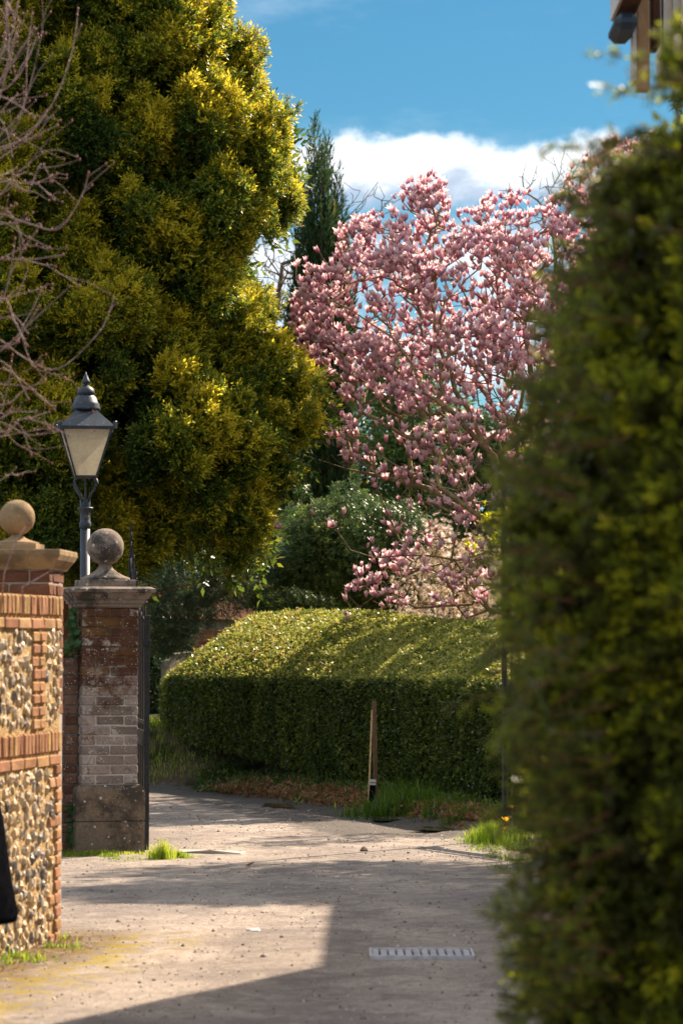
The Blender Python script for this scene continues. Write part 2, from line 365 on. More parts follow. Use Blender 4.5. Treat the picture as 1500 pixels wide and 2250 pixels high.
def spaced(lo, hi, a, b, step, far):
    mid = list(np.arange(a, b + 1e-6, step)); L_ = []; s = step; x = a
    while x > lo: s *= 1.35; x -= s; L_.append(max(x, lo))
    R_ = []; s = step; x = b
    while x < hi: s *= 1.35; x += s; R_.append(min(x, hi))
    return np.array(L_[::-1] + mid + R_)
def mat_ground(road):
    m, nt, out = nodes('worn gravel tarmac' if road else 'bank earth'); P = pos(nt)
    sep = nt.nodes.new('ShaderNodeSeparateXYZ'); nt.links.new(P, sep.inputs[0])
    n1 = tnoise(nt, P, 1.3, 8, .65); n2 = tnoise(nt, P, 18, 8, .75); n3 = tnoise(nt, P, 120, 5, .8)
    if road:
        base = ramp(nt, n1, [(.3, (.29, .245, .215)), (.5, (.41, .345, .30)), (.72, (.52, .435, .375))])
        base = mixc(nt, .75, base, ramp(nt, n2, [(.28, (.45, .42, .40)), (.52, (1, 1, 1)), (.8, (1.5, 1.45, 1.4))]), 'MULTIPLY')
        base = mixc(nt, .8, base, ramp(nt, n3, [(.3, (.3, .29, .28)), (.5, (1, 1, 1)), (.70, (2.1, 2.0, 1.9))]), 'MULTIPLY')
        base = mixc(nt, mth(nt, 'MULTIPLY', mrange(nt, tnoise(nt, P, 2.6, 9, .72, .5), .50, .60), .5), base, (.155, .13, .12))
        base = mixc(nt, mth(nt, 'MULTIPLY', mrange(nt, tnoise(nt, P, .8, 6, .6), .50, .62), .45), base, (.20, .17, .165))
        base = mixc(nt, mth(nt, 'MULTIPLY', mrange(nt, tnoise(nt, P, 9, 8, .8), .60, .68), .6), base, (.55, .48, .42))
        tr = mth(nt, 'ABSOLUTE', mth(nt, 'SUBTRACT', mth(nt, 'ABSOLUTE', mth(nt, 'ADD', sep.outputs[0], mth(nt, 'ADD', .25, mth(nt, 'MULTIPLY', mth(nt, 'SUBTRACT', tnoise(nt, P, .5, 3), .5), 1.2)))), .72))
        base = mixc(nt, mth(nt, 'MULTIPLY', mrange(nt, tr, .12, .5, 0, 1), mth(nt, 'MULTIPLY', .55, mrange(nt, tnoise(nt, P, 3.2, 8, .75), .38, .6))), base, (.19, .155, .14))
        # dark grit specks
        v = nt.nodes.new('ShaderNodeTexVoronoi'); v.inputs['Scale'].default_value = 34; nt.links.new(P, v.inputs['Vector'])
        sp = mth(nt, 'MULTIPLY', mrange(nt, v.outputs['Distance'], .13, .22, 1, 0), mrange(nt, tnoise(nt, P, 2.2, 5), .45, .6))
        base = mixc(nt, mth(nt, 'MULTIPLY', mth(nt, 'MULTIPLY', sp, mrange(nt, tnoise(nt, P, 40, 3), .45, .55)), .7), base, (.06, .05, .045))
        # yellow moss along the foot of the left wall
        mx = mth(nt, 'ADD', sep.outputs[0], mth(nt, 'MULTIPLY', sep.outputs[1], -.20))
        near = mrange(nt, sep.outputs[1], 15.0, 15.7, 1, 0)
        moss = mth(nt, 'MULTIPLY', mth(nt, 'MULTIPLY', near, mrange(nt, mx, -4.1, -3.6, 1, 0)), mrange(nt, tnoise(nt, P, 4.5, 7, .7), .47, .56))
        base = mixc(nt, mth(nt, 'MULTIPLY', moss, .85), base, mixc(nt, n2, (.26, .20, .02), (.50, .38, .03)))
        dirt = mth(nt, 'MULTIPLY', mth(nt, 'MULTIPLY', near, mrange(nt, mx, -4.4, -3.95, 1, 0)), mrange(nt, tnoise(nt, P, 7, 7, .7), .34, .50))
        base = mixc(nt, mth(nt, 'MULTIPLY', dirt, .8), base, mixc(nt, n2, (.07, .04, .02), (.22, .14, .07)))
        # damp silt near the bank (attribute wet)
        a = nt.nodes.new('ShaderNodeAttribute'); a.attribute_name = 'wet'
        wet = mrange(nt, mth(nt, 'ADD', a.outputs['Fac'], mth(nt, 'MULTIPLY', mth(nt, 'SUBTRACT', tnoise(nt, P, 6, 7, .7), .5), 1.3)), .45, .75)
        base = mixc(nt, mth(nt, 'MULTIPLY', wet, .8), base, (.045, .036, .032))
        rough = mrange(nt, wet, 0, 1, .95, .5)
        h = mth(nt, 'ADD', mth(nt, 'MULTIPLY', n2, .6), mth(nt, 'MULTIPLY', n3, .35))
        principled(nt, out, base, rough, bump(nt, h, 1.0, .035), 0, .25)
    else:
        base = ramp(nt, n2, [(.25, (.07, .045, .03)), (.55, (.17, .115, .075)), (.8, (.30, .21, .14))])
        base = mixc(nt, mrange(nt, n1, .45, .6), base, (.035, .05, .012))
        principled(nt, out, base, .95, bump(nt, mth(nt, 'ADD', n2, mth(nt, 'MULTIPLY', n3, .4)), 1.0, .04), 0, .15)
    return m
def build_ground():
    xs = spaced(-900, 900, -4.6, 4.2, .045, 1); ys = spaced(-60, 2200, 9.5, 38, .07, 1)
    X, Y = np.meshgrid(xs, ys); Z = ground_z(X.ravel(), Y.ravel())
    nx, ny = len(xs), len(ys); V = np.stack([X.ravel(), Y.ravel(), Z], 1)
    i = np.arange(nx - 1)[None, :] + (np.arange(ny - 1) * nx)[:, None]; i = i.ravel()
    Fq = np.stack([i, i + 1, i + 1 + nx, i + nx], 1)
    C = V[Fq].mean(1); d = seg_dist(C[:, :2], EP) + .12 * fbm2(C[:, 0], C[:, 1], 4.0, 5)
    road = (d < 0) & (C[:, 1] < 60) & (C[:, 0] > -30) & ~((C[:, 0] < -2.6) & (C[:, 1] < 19.5))
    dv = seg_dist(V[:, :2], EP)
    wet = np.clip(1.2 * np.exp(-(np.clip(np.abs(dv + .45) - .3, 0, 9) / .7) ** 2), 0, 1) * sstep(V[:, 1], 21.8, 24)
    for nm, sel, mt in (('road', road, mat_ground(True)), ('ground', ~road, mat_ground(False))):
        f = Fq[sel]; u, inv = np.unique(f, return_inverse=True)
        me = np_mesh(nm, V[u], inv.reshape(-1, 4), mt, True, {'wet': wet[u]})
        o = obj(nm, me); tag(o, 'pale worn gravel lane with patches of moss and damp silt' if nm == 'road' else 'earth and grass bank rising behind the lane', kind='structure')
build_ground()

# ------------------------------------------------------------------ leaf / twig scattering
def leaf_quad(L, W, base=(0, 0, 0), dirv=(0, 0, 1), side=(1, 0, 0), fold=.25):
    b = np.array(base, float); d = np.array(dirv, float); d /= np.linalg.norm(d); s = np.array(side, float); s -= d * (s @ d); s /= np.linalg.norm(s); n = np.cross(d, s)
    return np.array([b, b + d * L * .45 + s * W / 2 + n * W * fold, b + d * L, b + d * L * .45 - s * W / 2 + n * W * fold])
def sprig(kind, r):
    """small twig of leaves along +Z; returns V, quads, tipness"""
    Q = []; T = []
    def add(*a, tip=.5, **k): Q.append(leaf_quad(*a, **k)); T.extend([tip] * 4)
    if kind == 'yew':
        for tw in range(3):
            a = r.uniform(0, 6.28); tilt = .0 if tw == 0 else r.uniform(.5, .85)
            ax = np.array([math.sin(tilt) * math.cos(a), math.sin(tilt) * math.sin(a), math.cos(tilt)]); st = np.array([0, 0, .02 * tw])
            for k in range(4):
                p = st + ax * (.012 + .026 * k); ph = r.uniform(0, 6.28)
                for sgn in ((1, -1) if k < 3 else (1,)):
                    sd_ = np.cross(ax, [math.cos(ph), math.sin(ph), .3]); sd_ /= np.linalg.norm(sd_)
                    d = ax * .8 + sgn * sd_ * .75
                    add(.042, .017, base=p, dirv=d, side=np.cross(d, ax) + 1e-3, tip=k / 3)
    elif kind == 'box':
        for k in range(6):
            a = r.uniform(0, 6.28); el = r.uniform(.2, 1.2); d = np.array([math.cos(a) * math.cos(el), math.sin(a) * math.cos(el), math.sin(el)])
            add(.034, .016, base=np.array([0, 0, .004 * k]), dirv=d, side=(r.normal(), r.normal(), r.normal()), tip=k / 5)
    elif kind == 'broad':
        for k in range(6):
            a = k * 2.4 + r.uniform(-.4, .4); el = r.uniform(-.1, .9); d = np.array([math.cos(a) * math.cos(el), math.sin(a) * math.cos(el), math.sin(el)])
            add(.085, .032, base=np.array([0, 0, .015 * k]), dirv=d, side=np.cross(d, (0, 0, 1)), tip=k / 5)
    elif kind == 'needle':
        for k in range(14):
            a = r.uniform(0, 6.28); el = r.uniform(.15, 1.4); d = np.array([math.cos(a) * math.cos(el), math.sin(a) * math.cos(el), math.sin(el)])
            add(.10, .007, base=np.array([0, 0, .006 * k]), dirv=d, side=(r.normal(), r.normal(), r.normal()), tip=k / 13)
    elif kind == 'cypress':
        for k in range(8):
            a = r.uniform(0, 6.28); d = np.array([math.cos(a) * .38, math.sin(a) * .38, 1.0])
            add(.09, .017, base=np.array([0, 0, .028 * k]), dirv=d, side=(r.normal(), r.normal(), r.normal()), tip=k / 7)
    elif kind == 'star':
        for k in range(9):
            a = k * .7; d = np.array([math.cos(a), math.sin(a), .35 + .3 * (k % 2)])
            add(.05, .012, base=(0, 0, 0), dirv=d, side=np.cross(d, (0, 0, 1)), tip=k / 8)
    elif kind == 'feather':
        for k in range(9):
            s_ = 1 if k % 2 else -1; d = np.array([s_ * .8, r.uniform(-.25, .25), .75]); add(.026, .008, base=np.array([0, 0, .011 * k]), dirv=d, side=(0, 1, .1), tip=k / 8)
    V = np.concatenate(Q); return V, np.arange(len(V)).reshape(-1, 4), np.array(T)
def scatter(name, P, D, S, T, kinds, mat, parent=None, r=None, tipgain=.25, flat=None):
    """P positions, D directions, S scales, T tint per sprig"""
    r = r or rng; n = len(P); var = [sprig(kinds, r) for _ in range(6)]; pick = r.integers(0, 6, n)
    D = D / np.linalg.norm(D, axis=1, keepdims=True)
    ref = r.normal(size=(n, 3)); A = np.cross(D, ref); A /= np.linalg.norm(A, axis=1, keepdims=True) + 1e-9; B = np.cross(D, A)
    Vs = []; Ts = []; 
    for k, (tv, tq, tt) in enumerate(var):
        i = np.where(pick == k)[0]
        if len(i) == 0: continue
        W = P[i, None, :] + S[i, None, None] * (tv[None, :, 0:1] * A[i, None, :] + tv[None, :, 1:2] * B[i, None, :] + tv[None, :, 2:3] * D[i, None, :])
        Vs.append(W.reshape(-1, 3)); Ts.append(np.clip(T[i, None] + tipgain * (tt[None, :] - .5), 0, 1).ravel())
    V = np.concatenate(Vs); T_ = np.concatenate(Ts)
    me = np_mesh(name, V, np.arange(len(V)).reshape(-1, 4), mat, False, {'tint': T_})
    return obj(name, me, parent)
def unit(n, r=None):
    v = (r or rng).normal(size=(n, 3)); return v / np.linalg.norm(v, axis=1, keepdims=True)
def tubes_mesh(name, E, mat, parent=None, sides=5, smooth=True):
    """E: list of (p0, p1, r0, r1)"""
    p0 = np.array([e[0] for e in E], float); p1 = np.array([e[1] for e in E], float); r0 = np.array([e[2] for e in E]); r1 = np.array([e[3] for e in E])
    t = p1 - p0; L = np.linalg.norm(t, axis=1, keepdims=True) + 1e-9; t = t / L
    ref = np.where(np.abs(t[:, 2:3]) < .9, np.array([[0, 0, 1.]]), np.array([[1., 0, 0]])); a = np.cross(t, ref); a /= np.linalg.norm(a, axis=1, keepdims=True); b = np.cross(t, a)
    an = np.arange(sides) * 2 * np.pi / sides; c, s = np.cos(an), np.sin(an)
    ring = a[:, None, :] * c[None, :, None] + b[:, None, :] * s[None, :, None]
    p0 = p0 - t * r0[:, None] * .3; p1 = p1 + t * r1[:, None] * .3
    V = np.concatenate([p0[:, None, :] + ring * r0[:, None, None], p1[:, None, :] + ring * r1[:, None, None]], 1)
    n = len(E); k = np.arange(sides); q = np.stack([k, (k + 1) % sides, (k + 1) % sides + sides, k + sides], 1)
    Fq = (q[None] + (np.arange(n) * 2 * sides)[:, None, None]).reshape(-1, 4)
    return obj(name, np_mesh(name, V.reshape(-1, 3), Fq, mat, smooth), parent)

def grow(root_chain, tips, rtip=.004, expo=.42, bias=.35, jit=.12, seed=0, sag=0.0, seglen=.22):
    """joins every tip to the nearest grown limb; returns edges (p0,p1,r0,r1) - root_chain: list of limbs (lists of points)"""
    r = np.random.default_rng(seed); N = []; par = []; dep = []
    for ch in root_chain:
        prev = None
        for i, p in enumerate(ch):
            p = np.array(p, float)
            if i == 0 and N:
                j = int(np.argmin([np.linalg.norm(p - q) for q in N]))
                if np.linalg.norm(N[j] - p) < .02: prev = j; continue
                N.append(p); par.append(j); dep.append(dep[j] + np.linalg.norm(p - N[j])); prev = len(N) - 1; continue
            if prev is None: N.append(p); par.append(-1); dep.append(0.); prev = len(N) - 1; continue
            k = max(1, int(np.linalg.norm(p - N[prev]) / .2)); a = N[prev].copy()
            for s in range(1, k + 1):
                q = a + (p - a) * s / k + (r.normal(size=3) * .018 if s < k else 0); N.append(q); par.append(prev); dep.append(dep[prev] + np.linalg.norm(q - N[prev])); prev = len(N) - 1
    cap = len(N) + len(tips) * 14 + 10; A = np.zeros((cap, 3)); A[:len(N)] = N; De = np.zeros(cap); De[:len(N)] = dep; n = len(N); tipid = []
    order = np.argsort(np.linalg.norm(tips - A[0], axis=1))
    for ti in order:
        p = tips[ti]; d = np.linalg.norm(A[:n] - p, axis=1); back = np.clip(d - np.linalg.norm(A[0] - p), -9, 0)
        j = int(np.argmin(d + bias * De[:n] * .35)); a = A[j].copy(); L = d[j]; k = max(1, min(10, int(L / seglen)))
        side = r.normal(size=3) * jit * L; prev = j
        for s in range(1, k + 1):
            t = s / k; q = a + (p - a) * t + side * math.sin(math.pi * t) * (1 - t * .3)
            q[2] += -sag * L * math.sin(math.pi * t); 
            if s < k: q += r.normal(size=3) * .02 * L
            A[n] = q; par.append(prev); De[n] = De[prev] + L / k; prev = n; n += 1
        tipid.append((ti, prev))
    w = np.zeros(n); kids = np.zeros(n, int)
    for i in range(n):
        if par[i] >= 0: kids[par[i]] += 1
    w[kids == 0] = 1
    for i in range(n - 1, -1, -1):
        if par[i] >= 0: w[par[i]] += w[i]
    rad = rtip * np.maximum(w, 1) ** expo
    E = [(A[par[i]], A[i], min(rad[par[i]], rad[i] * 1.5), rad[i]) for i in range(n) if par[i] >= 0]
    return E

class Crown:
    """solid grown from an outline standing in the x-z plane at depth yc; half depth swells away from the outline"""
    def __init__(s, outline, yc, tmax, k=1.6, ybias=0): 
        s.P = np.array(outline, float); s.yc = yc; s.tmax = tmax; s.k = k; s.yb = ybias
        s.lo = s.P.min(0); s.hi = s.P.max(0)
    def inside(s, Q):
        x, z = Q[:, 0], Q[:, 1]; ins = np.zeros(len(Q), bool); P = s.P
        for a, b in zip(P, np.roll(P, -1, 0)):
            c = ((a[1] > z) != (b[1] > z)); with_ = (b[0] - a[0]) * (z - a[1]) / (b[1] - a[1] + 1e-12) + a[0]; ins ^= c & (x < with_)
        return ins
    def dist(s, Q):
        best = np.full(len(Q), 1e9)
        for a, b in zip(s.P, np.roll(s.P, -1, 0)):
            ab = b - a; t = np.clip(((Q - a) @ ab) / (ab @ ab + 1e-12), 0, 1); c = a + t[:, None] * ab; best = np.minimum(best, np.hypot(*(Q - c).T))
        return best
    def half(s, d): return s.tmax * np.sqrt(np.clip(1 - (1 - np.clip(d / (s.tmax * s.k / 1.6), 0, 1)) ** 2, 0, 1))
    def sample(s, n, where='vol', r=None):
        r = r or rng; out = []; m = 0
        while m < n:
            Q = r.uniform(s.lo, s.hi, (n * 2, 2)); Q = Q[s.inside(Q)]
            if len(Q) == 0: continue
            T = s.half(s.dist(Q))
            if where == 'vol':
                u = r.uniform(-1, 1, len(Q)); k = r.uniform(0, s.tmax, len(Q)) < T; Q = Q[k]; T = T[k]; u = u[k]
            elif where == 'front': u = -r.uniform(.72, 1.0, len(Q))
            else: u = np.where(r.random(len(Q)) < .72, -1, 1) * r.uniform(.75, 1.0, len(Q))
            out.append(np.stack([Q[:, 0], s.yc + u * T, Q[:, 1]], 1)); m += len(out[-1])
        return np.concatenate(out)[:n]
def trim(crown, P, D, soft, r):
    """which foliage points keep to the drawn outline (with a ragged edge)"""
    f = D / P[:, 1]; Q = np.stack([P[:, 0] * f, CAMZ + (P[:, 2] - CAMZ) * f], 1)
    return crown.inside(Q) | (crown.dist(Q) < r.exponential(soft, len(P)))
def outline(pts, D): return [(at(x, y, D).x, at(x, y, D).z) for x, y in pts]

def lobed(crown, nl, rl, per, where='shell', up=.5, out=.6, droop=.0, sz=(.8, 1.3), seed=0, tint=(.2, .8), elong=1.4, fill=.15, centre=None, newgrowth=0.0, edgethin=0):
    """foliage in overlapping clumps. returns P,D,S,T"""
    r = np.random.default_rng(seed); C = crown.sample(nl, where, r); Ps = []; Ds = []; Ts = []; dC = crown.dist(C[:, [0, 2]])
    cx = crown.P.mean(0) if centre is None else np.array(centre)
    for c, dc in zip(C, dC):
        if edgethin and dc < edgethin and r.random() > .12 + .88 * (dc / edgethin) ** 1.2: continue
        rr = min(r.uniform(*rl), dc * .75 + rl[0] * .45); ax = np.array([c[0] - cx[0], (c[1] - crown.yc) * 1.0, (c[2] - cx[1]) * .4]); ax = ax / (np.linalg.norm(ax) + 1e-6)
        ax = ax * out + np.array([0, 0, up]); ax /= np.linalg.norm(ax)
        n = int(per * (rr / rl[1]) ** 1.7); U = unit(n, r); rad = r.uniform(.55, 1.0, n) ** .6
        rad[r.random(n) < fill] *= r.uniform(.1, .6)
        e = U * rad[:, None] * rr; al = e @ ax; e = e + ax[None] * (al * (elong - 1))[:, None]
        P = c + e; P[:, 2] -= droop * rr * (1 - U[:, 2]) * r.random(n)
        D = U * .8 + ax * .9 + r.normal(size=(n, 3)) * .35
        Ps.append(P); Ds.append(D); lt = r.uniform(*tint); Ts.append(np.clip(lt + r.normal(size=n) * .12 + newgrowth * ((U @ ax) * rad), 0, 1))
    P = np.concatenate(Ps); D = np.concatenate(Ds); T = np.concatenate(Ts); return P, D, r.uniform(*sz, len(P)), T

# ================================================================== STRUCTURES
# ---- flint wall on the left
WA = R(11.5); WDIR = Vector((-math.sin(WA), -math.cos(WA), 0)); WN = Vector((math.cos(WA), -math.sin(WA), 0)); WP = Vector((at(137, 1500, 15.1).x, 15.1, 0))
# local frame: x = along the wall towards the camera, y = outward (to the lane), z = up
WM = Matrix(((WDIR.x, WN.x, 0, WP.x), (WDIR.y, WN.y, 0, WP.y), (0, 0, 1, 0), (0, 0, 0, 1)))
def brick_mesh(name, l, d, h, mat, r):
    m = MB(); c = .008; m.cbox((0, 0, 0), (l, d, h), c)
    m.v = [tuple(Vector(p) + Vector((r.uniform(-.003, .003), r.uniform(-.003, .003), r.uniform(-.002, .002)))) for p in m.v]
    return m.mesh(name, mat)
_bc = {}
def brick(parent, M_, x, y, z, l, d, h, mat, r=random, name='brick'):
    key = (round(l, 2), round(d, 2), round(h, 3), mat.name, r.randrange(3))
    if key not in _bc: _bc[key] = brick_mesh(name, l, d, h, mat, random)
    o = bpy.data.objects.new(name, _bc[key]); COL.objects.link(o); o.parent = parent
    o.matrix_parent_inverse = Matrix.Identity(4)
    o.matrix_local = parent.matrix_basis.inverted() @ M_ @ Matrix.Translation((x, y + r.uniform(-.003, .003), z)) @ Matrix.Rotation(R(r.uniform(-.6, .6)), 4, 'Y')
    return o
def flint_mesh(k, sx, sy, sz_):
    r = random.Random(k); n, m_ = 7, 5; V = [(0, 0, -1)]; Fs = []
    for i in range(1, m_ - 1):
        ph = -math.pi / 2 + math.pi * i / (m_ - 1)
        for j in range(n): V.append((math.cos(ph) * math.cos(6.283 * j / n), math.cos(ph) * math.sin(6.283 * j / n), math.sin(ph)))
    V.append((0, 0, 1)); V = [Vector((v[0] * r.uniform(.6, 1.25), v[1] * r.uniform(.6, 1.25), v[2] * r.uniform(.75, 1.45))) for v in V]; V = [(v.x * sx, v.y * sy, v.z * sz_) for v in V]
    for j in range(n): Fs.append((0, 1 + (j + 1) % n, 1 + j))
    for i in range(m_ - 3):
        for j in range(n): a = 1 + i * n; Fs.append((a + j, a + (j + 1) % n, a + n + (j + 1) % n, a + n + j))
    a = 1 + (m_ - 3) * n
    for j in range(n): Fs.append((a + j, a + (j + 1) % n, len(V) - 1))
    mb = MB(); mb.add(V, Fs); me = mb.mesh('flint', M['flint'])
    for p in me.polygons: p.use_smooth = False
    return me
def build_flint_wall():
    w = empty('flint_wall', WP); tag(w, 'sunlit flint wall with orange brick bands at the left edge of the lane', 'wall')
    LW = 5.0; inv = Matrix.Translation(-WP)
    core = MB(); core.box((.004, -.34, -.15), (LW, -.014, 1.875), inv @ WM); c = core.build('mortar', M['flint_mortar'], w)
    B = M['brick_sun']; rr = random.Random(3)
    def b(x, z, l, h): brick(w, WM, x, -.11 + rr.uniform(-.002, .003), z, l - .012, .112, h - .014, B, rr)
    stuffb = MB()
    def row_soldier(z0, h, wd=.062):
        x = .002
        while x < LW - .1:
            q = wd * rr.uniform(.85, 1.15)
            if x < 1.7: b(x, z0, q, h)
            else: stuffb.box((x, -.11, z0), (x + q - .008, .002, z0 + h - .009), inv @ WM)
            x += q
    def row_str(z0, h, off):
        x = .002; first = True
        while x < LW - .25:
            q = (.11 if (first and off) else .222) * rr.uniform(.97, 1.03); first = False
            if x < 1.7: b(x, z0, q, h)
            else: stuffb.box((x, -.11, z0), (x + q - .008, .002, z0 + h - .009), inv @ WM)
            x += q
    row_soldier(1.765, .12); row_str(1.692, .073, True)
    row_soldier(1.022, .128); row_str(.948, .074, False)
    z = 1.155; k = 0
    while z < 1.68:
        b(.27 + (.02 if k % 2 else 0), z, .115, .067); b(.385 + (.02 if k % 2 else 0), z, .125, .067)
        for rep in (1.75, 3.2): stuffb.box((rep, -.11, z), (rep + .23, .002, z + .058), inv @ WM)
        z += .067; k += 1
    z = -.02; k = 0
    while z < .94:
        wd = .112 if k % 3 else .225
        if wd > .2: b(.0, z, .11, .07); b(.11, z, .115, .07)
        else: b(.0, z, .112, .07)
        z += .0705; k += 1
    # flints
    metas = [flint_mesh(i, .034, .028, .034) for i in range(6)] + [flint_mesh(10 + i, .024, .024, .028) for i in range(5)] + [flint_mesh(20 + i, .021, .02, .028) for i in range(4)]
    placed = []; cnt = 0; sv = MB()
    def free(x, z, rr_): return all((x - a) ** 2 + ((z - b_) * .8) ** 2 > (rr_ + c_) ** 2 * .62 for a, b_, c_ in placed if abs(x - a) < .2)
    def zone(x, z, rad):
        if 1.16 + rad < z < 1.685 - rad * .6: 
            for p0 in (.27, 1.75, 3.2):
                if p0 - rad * .7 < x < p0 + .25 + rad * .7: return False
            return x > rad * .6
        if z < .945 - rad * .8: return x > .125 + rad * .4
        return False
    tmpl = {}
    for size, tries, ids in ((.036, 1900, range(0, 6)), (.026, 4000, range(6, 11)), (.018, 5000, range(11, 15))):
        for _ in range(tries):
            x = rr.uniform(.0, 2.6) if rr.random() < .8 else rr.uniform(0, LW - .1); z_ = rr.uniform(-.02, 1.69)
            if not zone(x, z_, size) or not free(x, z_, size): continue
            placed.append((x, z_, size)); me = metas[rr.choice(list(ids))]
            T_ = Matrix.Translation((x, -.017 + rr.uniform(-.010, .008), z_)) @ Matrix.Diagonal((1, .8, 1, 1)) @ Matrix.Rotation(rr.uniform(-.6, .6), 4, 'Y') @ Matrix.Rotation(rr.uniform(-.5, .5), 4, 'Z')
            if x < 1.15 and cnt < 300 and size > .02:
                o = bpy.data.objects.new('flint', me); COL.objects.link(o); o.parent = w; o.matrix_local = inv @ WM @ T_; cnt += 1
            else:
                sv.add([inv @ WM @ T_ @ v.co for v in me.vertices], [tuple(p.vertices) for p in me.polygons])
    o = sv.build('flints_between', M['flint'], w, True); tag(o, kind='stuff')
    o = stuffb.build('bricks_beyond_the_view', B, w); tag(o, kind='stuff')
build_flint_wall()

# ---- stone ball finials and piers
def moulding(prof, cx=0, cy=0, M_=None):
    """square moulded slab: prof = [(half width, z)]"""
    m = MB(); V = []
    for hw, z in prof:
        for sx, sy in ((-1, -1), (1, -1), (1, 1), (-1, 1)): p = Vector((cx + sx * hw, cy + sy * hw, z)); V.append(M_ @ p if M_ is not None else p)
    n = len(prof); Fs = [(i*4+k, i*4+(k+1)%4, (i+1)*4+(k+1)%4, (i+1)*4+k) for i in range(n-1) for k in range(4)] + [(3, 2, 1, 0), tuple((n-1)*4+k for k in range(4))]
    return m.add(V, Fs)
def ball_parts(root, z0, pl, plh, rb, zc, mat):
    m = moulding([(pl, z0), (pl, z0 + plh), (pl * .97, z0 + plh + .004)]); m.build('finial_plinth', mat, root)
    top = z0 + plh + .005; zb = zc - rb * .93; prof = []
    for i in range(9):
        t = i / 8; r = pl * .93 * (1 - t) ** 2.1 + rb * .34; r = min(r, pl * .95); prof.append((r, top + (zb - top) * t))
    MB().lathe(prof, 28).build('finial_neck', mat, root, True)
    n = 18; prof = [(rb * math.sin(math.pi * i / n) * (1 - .012 * (8 < i < 10)), zc - rb * math.cos(math.pi * i / n)) for i in range(n + 1)]
    prof[0] = (.0005, zc - rb); prof[-1] = (.0005, zc + rb)
    MB().lathe(prof, 36).build('ball', mat, root, True)
# left (near) pier
pa = at(38, 1140, 15.62)
A_ = empty('gate_pier', (pa.x, pa.y, 0), R(-4)); tag(A_, 'sunlit sandstone ball pier rising behind the flint wall', 'pier')
def bricks_shaft(root, half, z0, rows, ch, mat, core_mat, rmin=0):
    c = MB(); c.box((-half + .008, -half + .008, z0), (half - .008, half - .008, z0 + rows * ch)); c.build('mortar_core', core_mat, root)
    rr = random.Random(int(half * 1000)); W = half * 2; h = W / 4
    M0 = Matrix.LocRotScale(root.location, root.rotation_euler, None)
    for k in range(rmin, rows):
        for side in range(4):
            Rm = Matrix.Rotation(side * math.pi / 2, 4, 'Z')
            lay = ([0, h, 3 * h, 4 * h] if k % 2 == 0 else [0, 2 * h, 4 * h]) if side % 2 == 0 else ([h * .98, 3 * h] if k % 2 == 0 else [h * .98, 2 * h, 3 * h])
            for a, b in zip(lay[:-1], lay[1:]):
                brick(root, M0 @ Rm, -half + a + .004, -half, z0 + k * ch + .004, b - a - .008, h - .01, ch - .009, mat, rr)
bricks_shaft(A_, .235, 0, 27, .0752, M['brick_brown'], M['pier_mortar'], 16)
def shifted(prof, dz): return [(a, b + dz) for a, b in prof]
moulding([(.24, 2.03), (.25, 2.035), (.255, 2.045), (.285, 2.085), (.30, 2.115), (.30, 2.14), (.295, 2.145)]).build('cap', M['stone_pale'], A_)
ball_parts(A_, 2.145, .135, .035, .103, 2.335, M['stone_pale'])
# right pier of the pair we see in full
pb = at(229, 1868, 21.45)
PB_ROT = R(16)
B_ = empty('gate_pier', (pb.x, pb.y, 0), PB_ROT); tag(B_, 'brick gate pier with lichened stone ball and iron gate on its right', 'pier')
blk = MB(); blk.cbox((-.27, -.27, -.1), (.27, .27, .25), .012); blk.build('plinth_stone', M['stone_block'], B_)
m_ = MB(); bm_prof = [(.268, .252), (.270, .26), (.270, .48), (.262, .505), (.238, .527)]; moulding(bm_prof).build('plinth_stone', M['stone_block'], B_)
bricks_shaft(B_, .224, .528, 18, .0762, M['brick_pier'], M['pier_mortar2'])
zc0 = .528 + 18 * .0762
moulding([(.232, zc0 + .001), (.245, zc0 + .012), (.245, zc0 + .03), (.262, zc0 + .036), (.268, zc0 + .06), (.285, zc0 + .068), (.298, zc0 + .09), (.315, zc0 + .115), (.333, zc0 + .12), (.337, zc0 + .145), (.30, zc0 + .162)]).build('cap', M['stone'], B_)
ball_parts(B_, zc0 + .16, .205, .055, .146, zc0 + .16 + .32, M['stone'])

# ---- low wall between
def build_low_wall():
    c, s = math.cos(PB_ROT), math.sin(PB_ROT); o = Vector((pb.x, pb.y, 0)) + Vector((c, s, 0)) * -.228
    w = empty('brick_wall', (o.x, o.y, 0), PB_ROT + math.pi); tag(w, 'low blackened brick wall between the two ball piers', 'wall')
    M0 = Matrix.LocRotScale(w.location, w.rotation_euler, None); rr = random.Random(5); Lw = 1.9
    MB().box((.0, -.10, -.1), (Lw, .10, 1.52)).build('mortar_core', M['low_mortar'], w)
    for k in range(20):
        x = .002; off = .11 if k % 2 else .22; first = True
        while x < Lw - .05:
            l = min(off if first else .222, Lw - x); first = False
            brick(w, M0, x + .003, -.008 + .0, k * .0762 + .002, l - .008, .118, .066, M['brick_low'], rr); x += l
    for i in range(9): MB().cbox((i * .215 + .002, -.13, 1.526), (i * .215 + .21, .13, 1.575), .012).build('coping_brick', M['brick_low'], w)
build_low_wall()

